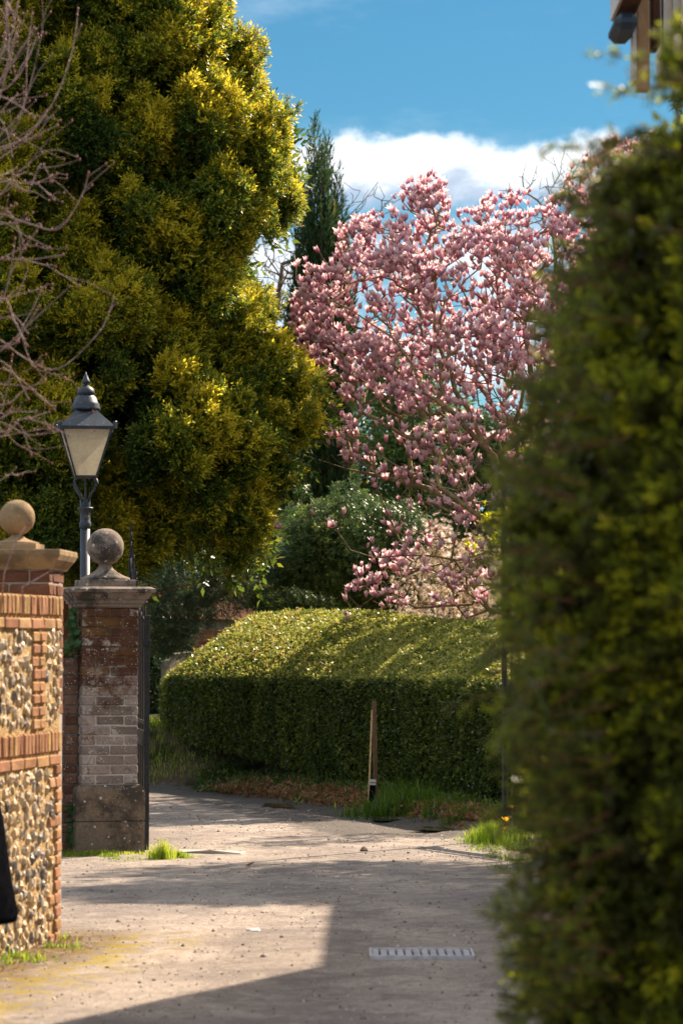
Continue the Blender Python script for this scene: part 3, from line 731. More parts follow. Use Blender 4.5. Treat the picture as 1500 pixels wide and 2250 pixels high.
# ---- lamp
def build_lamp():
    p = at(186, 1500, 23.0); L0 = empty('street_lamp', (p.x, 23.0, 0)); tag(L0, 'black Victorian style street lamp with frosted lantern behind the ball pier', 'street lamp')
    MB().lathe([(.11, 0), (.11, .25), (.075, .32), (.055, .4), (.042, .5), (.042, 2.62)], 16).build('post', M['lamp'], L0, True)
    z = lambda y: at(186, y, 23.0).z
    MB().lathe([(.047, z(1160)), (.05, z(1155)), (.05, z(1148)), (.044, z(1146)), (.044, z(1128)), (.052, z(1122)), (.068, z(1118)), (.066, z(1115))], 18).build('collar', M['lamp'], L0, True)
    MB().tube([(.02, -.05, z(1136)), (.02, -.085, z(1136))], .018, 8).build('cock', M['iron_rust'], L0)
    MB().lathe([(.045, z(1115)), (.045, z(1097))], 8).build('socket', M['lamp'], L0)
    MB().tube([(0, 0, z(1097)), (0, 0, z(1052))], .009, 6).build('gas_pipe', M['lamp'], L0)
    ph = R(9); zb, zt = z(1048), z(943); sb, st = .085, .207
    for k in range(4):
        a = ph + math.pi / 4 + k * math.pi / 2; d = Vector((math.cos(a), math.sin(a), 0))
        pts = [d * .035 + Vector((0, 0, z(1103))), d * .06 + Vector((0, 0, z(1088))), d * .115 + Vector((0, 0, z(1072))), d * .135 + Vector((0, 0, z(1062))), d * .125 + Vector((0, 0, z(1055))), d * .10 + Vector((0, 0, z(1051)))]
        MB().tube(pts, .0105, 7).build('bracket', M['lamp'], L0, True)
    F_ = MB(); cs = lambda s, zz: [Vector((math.cos(ph + math.pi/4 + k*math.pi/2) * s * 1.4142, math.sin(ph + math.pi/4 + k*math.pi/2) * s * 1.4142, zz)) for k in range(4)]
    b4, t4 = cs(sb, zb), cs(st, zt)
    for k in range(4):
        F_.tube([b4[k], t4[k]], [.010, .013], 4); F_.tube([b4[k], b4[(k+1)%4]], .010, 4); F_.tube([t4[k], t4[(k+1)%4]], .015, 4)
    F_.build('lantern_frame', M['lamp'], L0)
    for k in range(4):
        n = ((b4[k] + b4[(k+1)%4]) / 2); n.z = 0; n.normalize(); i = n * -.006
        q = [b4[k] + i, b4[(k+1)%4] + i, t4[(k+1)%4] + i, t4[k] + i]; q2 = [v - n * .003 for v in q]
        MB().add(q + q2, [(0,1,2,3),(7,6,5,4),(0,4,5,1),(1,5,6,2),(2,6,7,3),(3,7,4,0)]).build('glass_pane', M['glass'], L0)
    rf = MB(); e4, u4 = cs(.232, z(940)), cs(.085, z(902)); l4 = cs(.225, z(946)); 
    mid = cs(.16, z(922)); 
    V = l4 + e4 + mid + u4; rf.add(V, [(i*4+k, i*4+(k+1)%4, (i+1)*4+(k+1)%4, (i+1)*4+k) for i in range(3) for k in range(4)] + [(3,2,1,0), (12,13,14,15)]); rf.build('lantern_roof', M['lamp'], L0)
    for k in range(4): MB().cbox((-.014, -.014, 0), (.014, .014, .065), .004).build('corner_stud', M['lamp'], L0, loc=tuple(e4[k] * 1.0)[:2] + (z(946),), rot=(0, 0, ph + math.pi / 4 + k * math.pi / 2))
    r0 = 1 / 261.0
    prof = [(32, 902), (33, 897), (30, 893), (31, 889), (27, 884), (24, 874), (17, 868), (16, 867), (20, 866), (20, 862), (18, 855), (12, 850), (6, 847), (4, 845), (4, 843), (10, 841), (10, 838), (7, 833), (5, 828), (2, 822), (.5, 817)]
    MB().lathe([(a * r0, z(b)) for a, b in prof], 24).build('chimney_and_finial', M['lamp'], L0, True)
    MB().lathe([(.012, zb + .01), (.02, zb + .05), (.03, zb + .16), (.012, zb + .2)], 10).build('burner', M['whitewood'], L0, True)
build_lamp()

# ---- iron gates
def build_gate(label, hinge, lead, heights, rust, knob, nb=9, toptall=True):
    h = Vector((hinge[0], hinge[1], 0)); l = Vector((lead[0], lead[1], 0)); d = l - h; L = d.length; az = math.atan2(d.y, d.x)
    g = empty('iron_gate', h, az); tag(g, label, 'gate', 'tall iron gates standing open')
    z0, zh, zl = .08, heights[0], heights[1]
    def top(t): return zh + (zl - zh) * (t ** 1.8)
    MB().cbox((-.02, -.02, .02), (.02, .02, zh + .02), .003).build('hinge_stile', M['iron'], g)
    MB().cbox((L - .018, -.018, .04), (L + .018, .018, zl), .003).build('meeting_stile', M['iron'], g)
    for zz, hh in ((.12, .04), (.82, .12), (.99, .03)): MB().box((.02, -.012, zz), (L - .018, .012, zz + hh)).build('rail', M['iron'], g)
    pts = [(.02 + (L - .04) * t, 0, top(t) - .03) for t in np.linspace(0, 1, 9)]; MB().tube(pts, .014, 6).build('top_rail', M['iron'], g)
    for i in range(1, nb):
        t = i / nb; MB().tube([(L * t, 0, .13), (L * t, 0, top(t) + .03), (L * t, 0, top(t) + .14)], [.008, .008, .002], 6).build('bar', M['iron_rust'] if rust else M['iron'], g)
    # scrolled finials standing on the meeting end
    for i, (t, hh) in enumerate(((1.0, .26), (.82, .20), (.66, .16))):
        x = L * t - .002; zz = top(t); f = MB(); f.box((x - .012, -.01, zz), (x + .012, .01, zz + hh))
        for q in range(2):
            zc = zz + hh * (.28 + .34 * q); s = .028 - .006 * q
            for sg in (-1, 1): f.tube([(x + sg * (.012 + s * math.sin(a) * .9), 0, zc + s * (1 - math.cos(a)) - s * .6) for a in np.linspace(0, 3.9, 8)], .0065, 5)
        f.build('finial_scroll', M['iron'], g)
    if knob:
        MB().lathe([(.001, -.03), (.02, -.024), (.028, 0), (.02, .024), (.001, .03)], 12, M=Matrix.Translation((L + .075, -.03, .92))).build('knob', M['iron'], g, True)
        MB().tube([(L + .01, -.03, .92), (L + .06, -.03, .92)], .008, 6).build('spindle', M['iron'], g)
        MB().cbox((L - .14, -.028, .79), (L - .02, .028, 1.0), .004).build('lock_case', M['iron_rust'], g)
    else:
        MB().cbox((-.032, -.03, zh - .22), (.045, .03, zh - .17), .003).build('hinge_band', M['iron'], g)
    return g
hg = at(323, 1500, 21.3); lg = at(287, 1500, 22.9)
build_gate('iron gate folded back behind the lichened brick pier', (hg.x, 21.3), (lg.x, 22.9), (1.82, 2.36), False, False)
rg = at(1102, 1500, 22.6)
build_gate('tall iron gate with rusty bars beside the foreground hedge', (1.98, 21.3), (rg.x + .02, 22.6), (1.95, 2.62), True, True, 12)

# ---- manhole / channel grate
def build_grate():
    a = at(805, 2099, 14.15); D0, D1 = 14.02, 14.38; x0 = at(812, 2099, D0).x; x1 = at(1043, 2099, D0).x
    z0 = gz((x0 + x1) / 2, 14.2) + .004
    g = empty('drain_cover', ((x0 + x1) / 2, (D0 + D1) / 2, z0)); tag(g, 'rectangular galvanised drain cover with ribbed slats set in the lane', 'drain cover')
    hx, hy = (x1 - x0) / 2, (D1 - D0) / 2; G = mat_plain('galvanised steel', (.30, .27, .27), (.54, .53, .57), 16, .6, .3, .002, .1, .4); dk = mat_plain('silted drain gap', (.05, .04, .03), (.14, .11, .08), 30, .95, .4, .004)
    f = MB(); t = .012
    for lo, hi in (((-hx, -hy, -.03), (hx, -hy + t, .022)), ((-hx, hy - t, -.03), (hx, hy, .022)), ((-hx, -hy + t, -.03), (-hx + t, hy - t, .022)), ((hx - t, -hy + t, -.03), (hx, hy - t, .022))): f.cbox(lo, hi, .002)
    f.build('frame', G, g)
    MB().box((-hx + t, -hy + t, -.03), (hx - t, hy - t, .004)).build('tray', dk, g)
    n = 12; w = (2 * hx - 2 * t) / n
    for i in range(n):
        s = MB(); xa = -hx + t + i * w + .004; xb = xa + w - .011
        s.box((xa, -hy + t + .004, .003), (xb, hy - t - .004, .013))
        for k in range(6): yy = -hy + .025 + k * (2 * hy - .05) / 6; s.box((xa + .003, yy, .013), (xb - .003, yy + .03, .018))
        s.build('slat', G, g)
build_grate()

# ---- post, cane, board
pp = at(826, 1765, 26.6); zg = gz(pp.x, 26.6)
w_ = empty('wooden_post', (pp.x, 26.6, zg), R(20)); tag(w_, 'thin brown square wooden post standing in front of the clipped hedge', 'post')
MB().cbox((-.017, -.017, -.1), (.017, .017, at(822, 1540, 26.6).z - zg), .003).build('post', M['wood'], w_); w_.rotation_euler = (0, R(-1.2), R(20))
c0 = at(808, 1770, 26.5); c1 = at(817, 1560, 26.55)
tag(MB().tube([(c0.x, 26.45, gz(c0.x, 26.45) - .05), (c1.x, 26.56, c1.z)], [.011, .008], 7).build('garden_cane', M['cane']), 'pale thin cane leaning on the wooden post', 'cane')
sb_ = at(815, 1720, 26.5)
sb = empty('marker_board', (sb_.x, 26.42, gz(sb_.x, 26.42))); tag(sb, 'small black board with pale striped top at the foot of the post', 'board')
MB().cbox((-.028, -.008, -.05), (.028, .008, .27), .003).build('board', M['cloth'], sb, rot=(0, R(3), 0))
for zz, hh in ((.272, .018), (.298, .028)): MB().box((-.03, -.011, zz), (.03, .011, zz + hh)).build('band', M['whitewood'], sb, rot=(0, R(3), 0))

# ---- headstones, edging, outbuilding
def headstone(px, py0, D, w, label, tilt=0, roundtop=True):
    p = at(px, 1500, D); zt = at(px, py0, D).z; zb = gz(p.x, D); h = zt - zb
    prof = [(-w/2, -.1), (w/2, -.1), (w/2, h * .86)] + ([(w/2*math.cos(a), h*.86 + h*.14*math.sin(a)) for a in np.linspace(.3, 2.84, 6)] if roundtop else [(w/2, h), (-w/2, h * .97)]) + [(-w/2, h * .86)]
    m = MB(); n = len(prof); V = [Vector((x, -.05, z)) for x, z in prof] + [Vector((x, .05, z)) for x, z in prof]
    m.add(V, [tuple(range(n)), tuple(range(2*n-1, n-1, -1))] + [(k, n+k, n+(k+1)%n, (k+1)%n) for k in range(n)])
    o = m.build('headstone', M['headstone'], None, loc=(p.x, D, zb), rot=(R(tilt), 0, R(50))); tag(o, label, 'headstone', 'old headstones past the end of the hedge')
headstone(393, 1432, 38.2, .34, 'upright flat-topped headstone rising behind the left end of the hedge', 2, False)
headstone(379, 1447, 37.2, .30, 'rounded narrow headstone just left of the taller flat-topped one', -2)
headstone(371, 1581, 35.2, .26, 'small pale stub of headstone in the grass at the hedge foot', -12)
ke = at(345, 1640, 34.4); kz = at(345, 1640, 34.4).z
tag(MB().cbox((0, -.06, -.2), (.42, .06, .02), .01).build('stone_edging', M['stone_block'], None, loc=(ke.x, 34.2, gz(ke.x + .2, 34.2) + .05), rot=(0, 0, R(8))), 'short dark kerb stone edging the grass bank', 'kerb stone')
def build_out():
    p = at(388, 1460, 41); g = empty('brick_outbuilding', (p.x, 41, .5)); tag(g, 'small red brick outbuilding glimpsed under the pine', 'outbuilding')
    MB().box((.01, .01, 0), (2.2, 1.6, 1.5)).build('mortar_core', M['pier_mortar'], g); M0 = Matrix.LocRotScale(g.location, None, None); rr = random.Random(8)
    for k in range(18):
        x = .0; first = k % 2
        while x < 1.1:
            l = .11 if first else .22; first = 0; brick(g, M0, x, -.0, k * .075, l - .012, .1, .064, M['brick_far'], rr); x += l
    r = MB(); r.add([(-.15, -.15, 1.5), (2.4, -.15, 1.5), (2.4, 1.8, 1.5), (-.15, 1.8, 1.5), (-.15, .8, 2.1), (2.4, .8, 2.1)], [(0,1,5,4),(2,3,4,5),(0,4,3),(1,2,5),(3,2,1,0)]); r.build('roof', M['tile'], g)
build_out()

# ---- house on the right (its jettied corner shows above the foreground hedge, its eaves shade the lane)
def build_house():
    H = 4.95; g = empty('timber_house', (2.2, 15, 0)); tag(g, 'cream timber framed house with oak bargeboard at the top right corner', 'house')
    def W(*a): return Vector(a) - Vector((2.2, 15, 0))
    poly = [(2.05, 14.9), (3.80, 18.05), (3.86, 22.1), (11, 22.1), (11, 12.0), (3.0, 12.0)]
    inner = [(2.42, 14.75), (4.1, 17.95), (4.16, 21.8), (10.6, 21.8), (10.6, 12.4), (3.3, 12.4)]
    n = len(inner); lo = [W(x, y, 0) for x, y in inner]; hi = [W(x, y, H) for x, y in inner]
    MB().add(lo + hi, [tuple(range(n))[::-1], tuple(range(n, 2*n))] + [(k, (k+1)%n, n+(k+1)%n, n+k) for k in range(n)]).build('wall', M['render'], g)
    lo = [W(x, y, H + .02) for x, y in poly]; m_ = [W(x, y, H + .14) for x, y in poly]; cx, cy = 7.2, 16.8
    top = [W(cx + (x - cx) * .35, cy + (y - cy) * .35, H + 2.6) for x, y in poly]
    V = lo + m_ + top; Fs = [tuple(range(n))[::-1], tuple(range(2*n, 3*n))] + [(i*n+k, i*n+(k+1)%n, (i+1)*n+(k+1)%n, (i+1)*n+k) for i in range(2) for k in range(n)]
    MB().add(V, Fs).build('roof', M['tile'], g)
    # jettied oriel bay towards the lane, gable end to the camera
    q = lambda px, y_, D=13.2: at(px, y_, D)
    D = 13.2
    def slab(name, px0, y0, px1, y1, d0, d1, mat, ch=0):
        a = q(px0, y1, d1); b = q(px1, y0, d1)
        m = MB(); (m.cbox if ch else m.box)(W(a.x, d0, a.z), W(b.x, d1, b.z), *([ch] if ch else [])); m.build(name, mat, g)
    slab('gable_wall', 1441, -300, 1600, 175, 13.25, 13.6, M['render'])
    slab('recess_strip', 1421, -300, 1439, 118, 13.22, 13.4, M['darkwood'], .01)  # dark strip added in place of the shaded recess beside the wall
    slab('bargeboard', 1395, -300, 1420, 205, 13.16, 13.24, M['oak'], .006)
    slab('verge_strip', 1384, -300, 1394.5, 190, 13.17, 13.3, M['whitewood'])
    slab('purlin_end', 1334, 64, 1383.5, 100, 12.9, 13.28, M['bluepaint'], .03)
    slab('eaves_soffit', 1346, -300, 1383.5, 50, 12.8, 13.29, M['darkwood'])
    slab('gutter', 1340, -300, 1345.5, 47, 12.8, 13.29, M['whitewood'])
    for px in (1457, 1478, 1496): slab('board_joint', px, -300, px + 1.2, 172, 13.235, 13.249, M['whitewood'])
build_house()

# ---- person at the very left edge, mostly outside the picture
def build_person():
    D = 11.6; x = -1.655; p = empty('person', (x, D, 0), R(-98)); tag(p, 'person in a long black coat cut off by the left edge', 'person')
    def skin(name, pts, edges, rads, mat, sub=2):
        me = bpy.data.meshes.new(name); me.from_pydata(pts, edges, []); o = obj(name, me, p); me.materials.append(mat)
        sk = o.modifiers.new('s', 'SKIN'); 
        for v, r_ in zip(me.skin_vertices[0].data, rads): v.radius = (r_, r_)
        me.skin_vertices[0].data[0].use_root = True
        s2 = o.modifiers.new('u', 'SUBSURF'); s2.levels = sub; s2.render_levels = sub; return o
    P = [(0,0,.92),(0,0,1.12),(0,0,1.38),(0,0,1.5),(0,-.01,1.58),(0,-.01,1.68),(.1,0,.86),(.11,-.02,.48),(.11,0,.1),(.11,-.12,.05),(-.1,0,.86),(-.11,-.02,.48),(-.11,.02,.1),(-.11,-.1,.05),(.19,0,1.4),(.24,.01,1.12),(.23,-.06,.86),(-.19,0,1.4),(-.24,.01,1.12),(-.23,-.06,.86)]
    E = [(0,1),(1,2),(2,3),(3,4),(4,5),(0,6),(6,7),(7,8),(8,9),(0,10),(10,11),(11,12),(12,13),(2,14),(14,15),(15,16),(2,17),(17,18),(18,19)]
    Rd = [.14,.13,.15,.055,.085,.09,.09,.06,.045,.04,.09,.06,.045,.04,.06,.045,.03,.06,.045,.03]
    skin('body', P, E, Rd, M['skin'])
    MB().lathe([(.285, .44), (.292, .47), (.262, .62), (.23, .85), (.19, 1.05), (.205, 1.25), (.215, 1.38), (.15, 1.47), (.085, 1.51), (.075, 1.55), (.068, 1.555), (.06, 1.50)], 24).build('coat', M['cloth'], p, True)
    for sg in (-1, 1):
        MB().tube([(sg*.19, 0, 1.41), (sg*.265, .01, 1.13), (sg*.25, -.07, .85)], [.075, .062, .055], 10).build('sleeve', M['cloth'], p, True)
        MB().tube([(sg*.11, -.02, .5), (sg*.11, 0, .08)], [.075, .06], 10).build('trouser_leg', M['cloth'], p, True)
        MB().cbox((sg*.11-.05, -.2, .0), (sg*.11+.05, .08, .09), .025).build('shoe', M['cloth'], p)
        for k in range(5):
            an = -.5 + k * .22; o0 = Vector((sg*.245, -.085 + .018 * (k - 2), .79)); L = (.05, .072, .078, .072, .06)[k]
            MB().tube([o0 + Vector((0, 0, .03)), o0 + Vector((0, -.008, -L * .5)), o0 + Vector((-sg*.012, -.02, -L))], [.009, .0085, .006], 6).build('finger', M['skin'], p, True)
    hd = MB(); hd.lathe([(.001, 1.555), (.045, 1.565), (.068, 1.60), (.078, 1.66), (.082, 1.71), (.07, 1.77), (.001, 1.80)], 18, c=(0, -.012, 0)); hd.add([(-.012, -.088, 1.655), (.012, -.088, 1.655), (0, -.112, 1.66), (0, -.086, 1.70)], [(0, 1, 2), (1, 3, 2), (3, 0, 2), (0, 3, 1)])
    for sg in (-1, 1): hd.lathe([(.001, -.03), (.012, -.02), (.014, .01), (.001, .03)], 8, c=(sg * .082, 0, 1.675))
    hd.build('head', M['skin'], p, True)
    for sg in (-1, 1): MB().lathe([(.001, -.006), (.008, 0), (.001, .006)], 8, c=(sg * .03, -.088, 1.69)).build('eye', M['cloth'], p, True)
    MB().tube([(-.022, -.082, 1.625), (0, -.09, 1.623), (.022, -.082, 1.625)], .005, 6).build('mouth', M['bud0'], p, True)
    MB().lathe([(.001, 1.60), (.095, 1.62), (.108, 1.70), (.09, 1.78), (.001, 1.81)], 16, c=(0, .032, 0)).build('hair', M['hair'], p, True)
build_person()

# ================================================================== VEGETATION
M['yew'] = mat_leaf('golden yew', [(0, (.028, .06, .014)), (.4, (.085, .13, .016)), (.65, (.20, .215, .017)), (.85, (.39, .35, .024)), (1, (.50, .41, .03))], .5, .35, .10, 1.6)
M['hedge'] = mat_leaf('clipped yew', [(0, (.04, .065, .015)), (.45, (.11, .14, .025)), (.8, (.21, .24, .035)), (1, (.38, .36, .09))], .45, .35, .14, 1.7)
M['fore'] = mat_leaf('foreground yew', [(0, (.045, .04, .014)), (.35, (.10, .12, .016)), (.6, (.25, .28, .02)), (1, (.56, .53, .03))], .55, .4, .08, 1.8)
M['dark'] = mat_leaf('dark evergreen', [(0, (.022, .045, .016)), (.6, (.055, .09, .025)), (1, (.11, .14, .03))], .35, .3, .14, 1.5)
M['laurel'] = mat_leaf('laurel', [(0, (.04, .075, .02)), (.6, (.085, .135, .03)), (1, (.18, .20, .04))], .4, .3, .14, 1.6)
M['pine'] = mat_leaf('pine needle', [(0, (.035, .07, .045)), (.6, (.08, .125, .06)), (1, (.16, .20, .07))], .35, .35, .12, 1.5)
M['cypress'] = mat_leaf('cypress', [(0, (.02, .045, .022)), (.6, (.045, .08, .025)), (.9, (.09, .11, .03)), (1, (.18, .12, .05))], .35, .35, .08, 1.5)
M['lime'] = mat_leaf('young yellow green leaf', [(0, (.16, .22, .01)), (.6, (.36, .38, .015)), (1, (.55, .50, .02))], .55, .4, .06, 1.7)
M['white'] = mat_leaf('star magnolia petal', [(0, (.30, .20, .10)), (.4, (.55, .42, .30)), (1, (.75, .66, .58))], .5, .5, .03, 1.1)
M['grass'] = mat_leaf('grass blade', [(0, (.04, .075, .010)), (.5, (.10, .18, .014)), (.85, (.26, .34, .018)), (1, (.42, .40, .08))], .5, .4, .06, 1.8)
M['ivy'] = mat_leaf('ivy leaf', [(0, (.02, .06, .025)), (1, (.06, .12, .04))], .25, .3, .14, 1.4)
def mat_petal():
    m, nt, out = nodes('magnolia petal'); N = nt.nodes.new; L = nt.links.new
    a = N('ShaderNodeAttribute'); a.attribute_name = 'tint'; oi = N('ShaderNodeObjectInfo')
    f = mth(nt, 'ADD', a.outputs['Fac'], mth(nt, 'MULTIPLY', mth(nt, 'SUBTRACT', oi.outputs['Random'], .55), .35))
    col = ramp(nt, f, [(0, (.46, .18, .33)), (.22, (.70, .42, .54)), (.55, (.87, .67, .71)), (1, (.93, .84, .82))])
    d = N('ShaderNodeBsdfDiffuse'); L(col, d.inputs[0]); t = N('ShaderNodeBsdfTranslucent'); L(mixc(nt, 1.0, col, (1.1, .94, .95), 'MULTIPLY'), t.inputs[0])
    mx = N('ShaderNodeMixShader'); mx.inputs[0].default_value = .64; L(d.outputs[0], mx.inputs[1]); L(t.outputs[0], mx.inputs[2])
    g = N('ShaderNodeBsdfGlossy'); g.inputs['Roughness'].default_value = .45; mg = N('ShaderNodeMixShader'); mg.inputs[0].default_value = .04
    L(mx.outputs[0], mg.inputs[1]); L(g.outputs[0], mg.inputs[2]); L(mg.outputs[0], out.inputs[0]); return m
M['petal'] = mat_petal()
M['bark'] = mat_bark('grey brown bark', (.07, .05, .035), (.19, .14, .095))
M['bark_mag'] = mat_bark('magnolia bark', (.12, .085, .05), (.27, .20, .12), (.30, .24, .09))
M['bark_red'] = mat_bark('red brown bark', (.10, .035, .018), (.22, .09, .045))
M['bark_pale'] = mat_bark('pale grey twig', (.16, .13, .11), (.30, .26, .22))
M['bark_pink'] = mat_bark('pinkish twig bark', (.14, .08, .07), (.50, .36, .32), None, 70)

# ---- golden yew
def build_yew():
    D = 29.0; root = empty('yew_tree', (-3.1, 30.2, 0)); tag(root, 'huge golden yew filling the left side behind the lamp', 'tree')
    pts = [(-520, 1260), (-640, 800), (-600, 300), (-420, -250), (-60, -620), (250, -560), (430, -260), (480, -60), (490, 20), (505, 75), (545, 70), (578, 62), (570, 120), (560, 190), (548, 235), (590, 215), (625, 225), (632, 290), (618, 340), (600, 375), (640, 400), (645, 450), (620, 485), (570, 505), (530, 545), (505, 590), (520, 640), (575, 625), (600, 650), (590, 700), (560, 730), (620, 760), (680, 820), (698, 880), (680, 950), (625, 985), (615, 1010), (640, 1050), (585, 1090), (570, 1160), (540, 1250), (470, 1235), (380, 1180), (300, 1260), (100, 1290), (-200, 1290)]
    C = Crown([(x - root.location.x, z) for x, z in outline(pts, D)], 0, 2.0, 1.5)
    C2 = Crown([(x, z) for x, z in outline(pts, D)], 30.6, 1.9, 1.5)
    v = C2.P[:, 0] > -3.8
    r = np.random.default_rng(20); cand = C2.sample(6000, 'front', r); dC = C2.dist(cand[:, [0, 2]]); prim = []
    for c, dc in zip(cand, dC):
        if dc < .14: continue
        R1 = min(r.uniform(.45, .85), dc * .62 + .03)
        if all(np.linalg.norm((c - q) * (1, .8, .8)) > .63 * (R1 + R2) for q, R2 in prim): prim.append((c + np.array([0, r.uniform(-.35, .25), 0]), R1))
        if len(prim) > 150: break
    PP = []; DD = []; SS = []; TT = []
    for c, R1 in prim:
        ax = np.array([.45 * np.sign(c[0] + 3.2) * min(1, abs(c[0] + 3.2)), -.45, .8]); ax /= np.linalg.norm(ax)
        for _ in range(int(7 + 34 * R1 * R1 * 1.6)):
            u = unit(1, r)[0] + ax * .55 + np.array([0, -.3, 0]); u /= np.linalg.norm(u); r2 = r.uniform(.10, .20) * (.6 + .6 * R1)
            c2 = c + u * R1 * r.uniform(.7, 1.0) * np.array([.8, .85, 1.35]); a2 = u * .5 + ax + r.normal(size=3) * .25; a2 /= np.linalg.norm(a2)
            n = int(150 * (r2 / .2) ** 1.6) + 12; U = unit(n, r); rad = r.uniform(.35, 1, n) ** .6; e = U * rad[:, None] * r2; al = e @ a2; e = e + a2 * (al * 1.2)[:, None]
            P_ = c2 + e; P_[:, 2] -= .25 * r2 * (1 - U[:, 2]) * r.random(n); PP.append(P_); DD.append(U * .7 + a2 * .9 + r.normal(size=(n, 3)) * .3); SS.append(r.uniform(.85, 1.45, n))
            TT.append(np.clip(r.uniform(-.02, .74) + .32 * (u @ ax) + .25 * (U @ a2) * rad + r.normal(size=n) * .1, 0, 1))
    P, Dd, S, T = (np.concatenate(q) for q in (PP, DD, SS, TT))
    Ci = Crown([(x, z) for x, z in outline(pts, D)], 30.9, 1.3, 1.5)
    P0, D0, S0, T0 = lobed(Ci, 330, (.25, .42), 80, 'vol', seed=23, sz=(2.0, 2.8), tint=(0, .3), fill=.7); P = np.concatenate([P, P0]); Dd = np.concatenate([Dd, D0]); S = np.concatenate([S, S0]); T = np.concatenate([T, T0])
    k = trim(C2, P, D, .03, r); P, Dd, S, T = P[k], Dd[k], S[k], T[k]
    # small upright shoots along the outline
    r = np.random.default_rng(5); Q = []
    Pl = C2.P
    for a, b in zip(Pl, np.roll(Pl, -1, 0)):
        n = int(np.linalg.norm(b - a) * 11)
        for _ in range(n): Q.append([*(a + (b - a) * r.random() + r.normal(size=2) * .06), 0])
    Q = np.array(Q); Ps = []; Ds = []
    for q in Q:
        base = np.array([q[0] - .10 * np.sign(q[0] + 3.4), 29.6 + r.uniform(-.5, .3), q[1] - .10]); out = np.array([np.sign(q[0] + 3.4) * r.uniform(.1, .6), r.uniform(-.3, .3), r.uniform(.5, 1.2)]); out /= np.linalg.norm(out); L = r.uniform(.10, .30)
        for k in range(12): Ps.append(base + out * L * k / 11 + r.normal(size=3) * .045 * (1 - k / 12)); Ds.append(out + r.normal(size=3) * .45)
    P = np.concatenate([P, Ps]); Dd = np.concatenate([Dd, Ds]); S = np.concatenate([S, np.full(len(Ps), .85)]); T = np.concatenate([T, r.uniform(.3, .9, len(Ps))])
    k = (P[:, 0] > -4.6); P, Dd, S, T = P[k], Dd[k], S[k], T[k]
    loc = np.array([root.location.x, root.location.y, 0])
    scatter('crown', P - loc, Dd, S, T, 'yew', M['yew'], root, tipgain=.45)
    # rest of the crown, out of the picture on the left and at the back: coarser
    P2, D2, S2, T2 = lobed(C2, 260, (.4, .6), 42, 'shell', seed=22, sz=(2.4, 3.2), tint=(.0, .6)); k = (P2[:, 0] <= -4.5) | (P2[:, 1] > 30.9)
    scatter('crown_far_side', P2[k] - loc, D2[k], S2[k], T2[k], 'yew', M['yew'], root)
    tips = C2.sample(260, 'vol', np.random.default_rng(9)) - loc
    E = grow([[(0, 0, -.1), (.05, 0, 1.2), (0, .1, 3), (-.1, 0, 5.5), (0, 0, 8.5)], [(0, .1, 2.2), (1.2, -.3, 3.4), (2.3, -.5, 4.4)], [(0, .1, 3), (1.0, .3, 4.9), (1.7, .2, 6.9)], [(0, 0, 1.5), (1.2, -.6, 2.2), (2.0, -.5, 2.4)]], tips, .006, .5, seed=3)
    tubes_mesh('trunk', E, M['bark_red'], root, 6)
build_yew()

# ---- magnolia
def flower_mesh(seed, openness):
    r = np.random.default_rng(seed); V = []; Fs = []; T = []
    npet = 6
    for k in range(npet):
        inner = k % 2; a = k * 2 * math.pi / npet + r.uniform(-.2, .2); H = r.uniform(.10, .125) * (1 - .1 * inner); op = openness * (1.0 if not inner else .6) * r.uniform(.7, 1.3)
        W = r.uniform(.034, .046); prof = [(.006, 0, .35), (.026, .028, .95), (.030 + .012 * op, .068, 1.0), (.024 + .05 * op, H, .12)]
        b = len(V)
        for rr_, z, w in prof:
            for s in (-1, 0, 1):
                an = a + s * w * W / max(rr_, .022) * .9; q = rr_ * (1.0 if s == 0 else .93); V.append((q * math.cos(an), q * math.sin(an), z + (.004 if s == 0 else 0))); T.append(np.clip(z / .115 * .9 + (.12 if s else 0) + r.uniform(-.05, .05), 0, 1))
        for i in range(3):
            for j in range(2): Fs.append((b + i*3 + j, b + i*3 + j + 1, b + (i+1)*3 + j + 1, b + (i+1)*3 + j))
    return np.array(V), np.array(Fs), np.array(T)
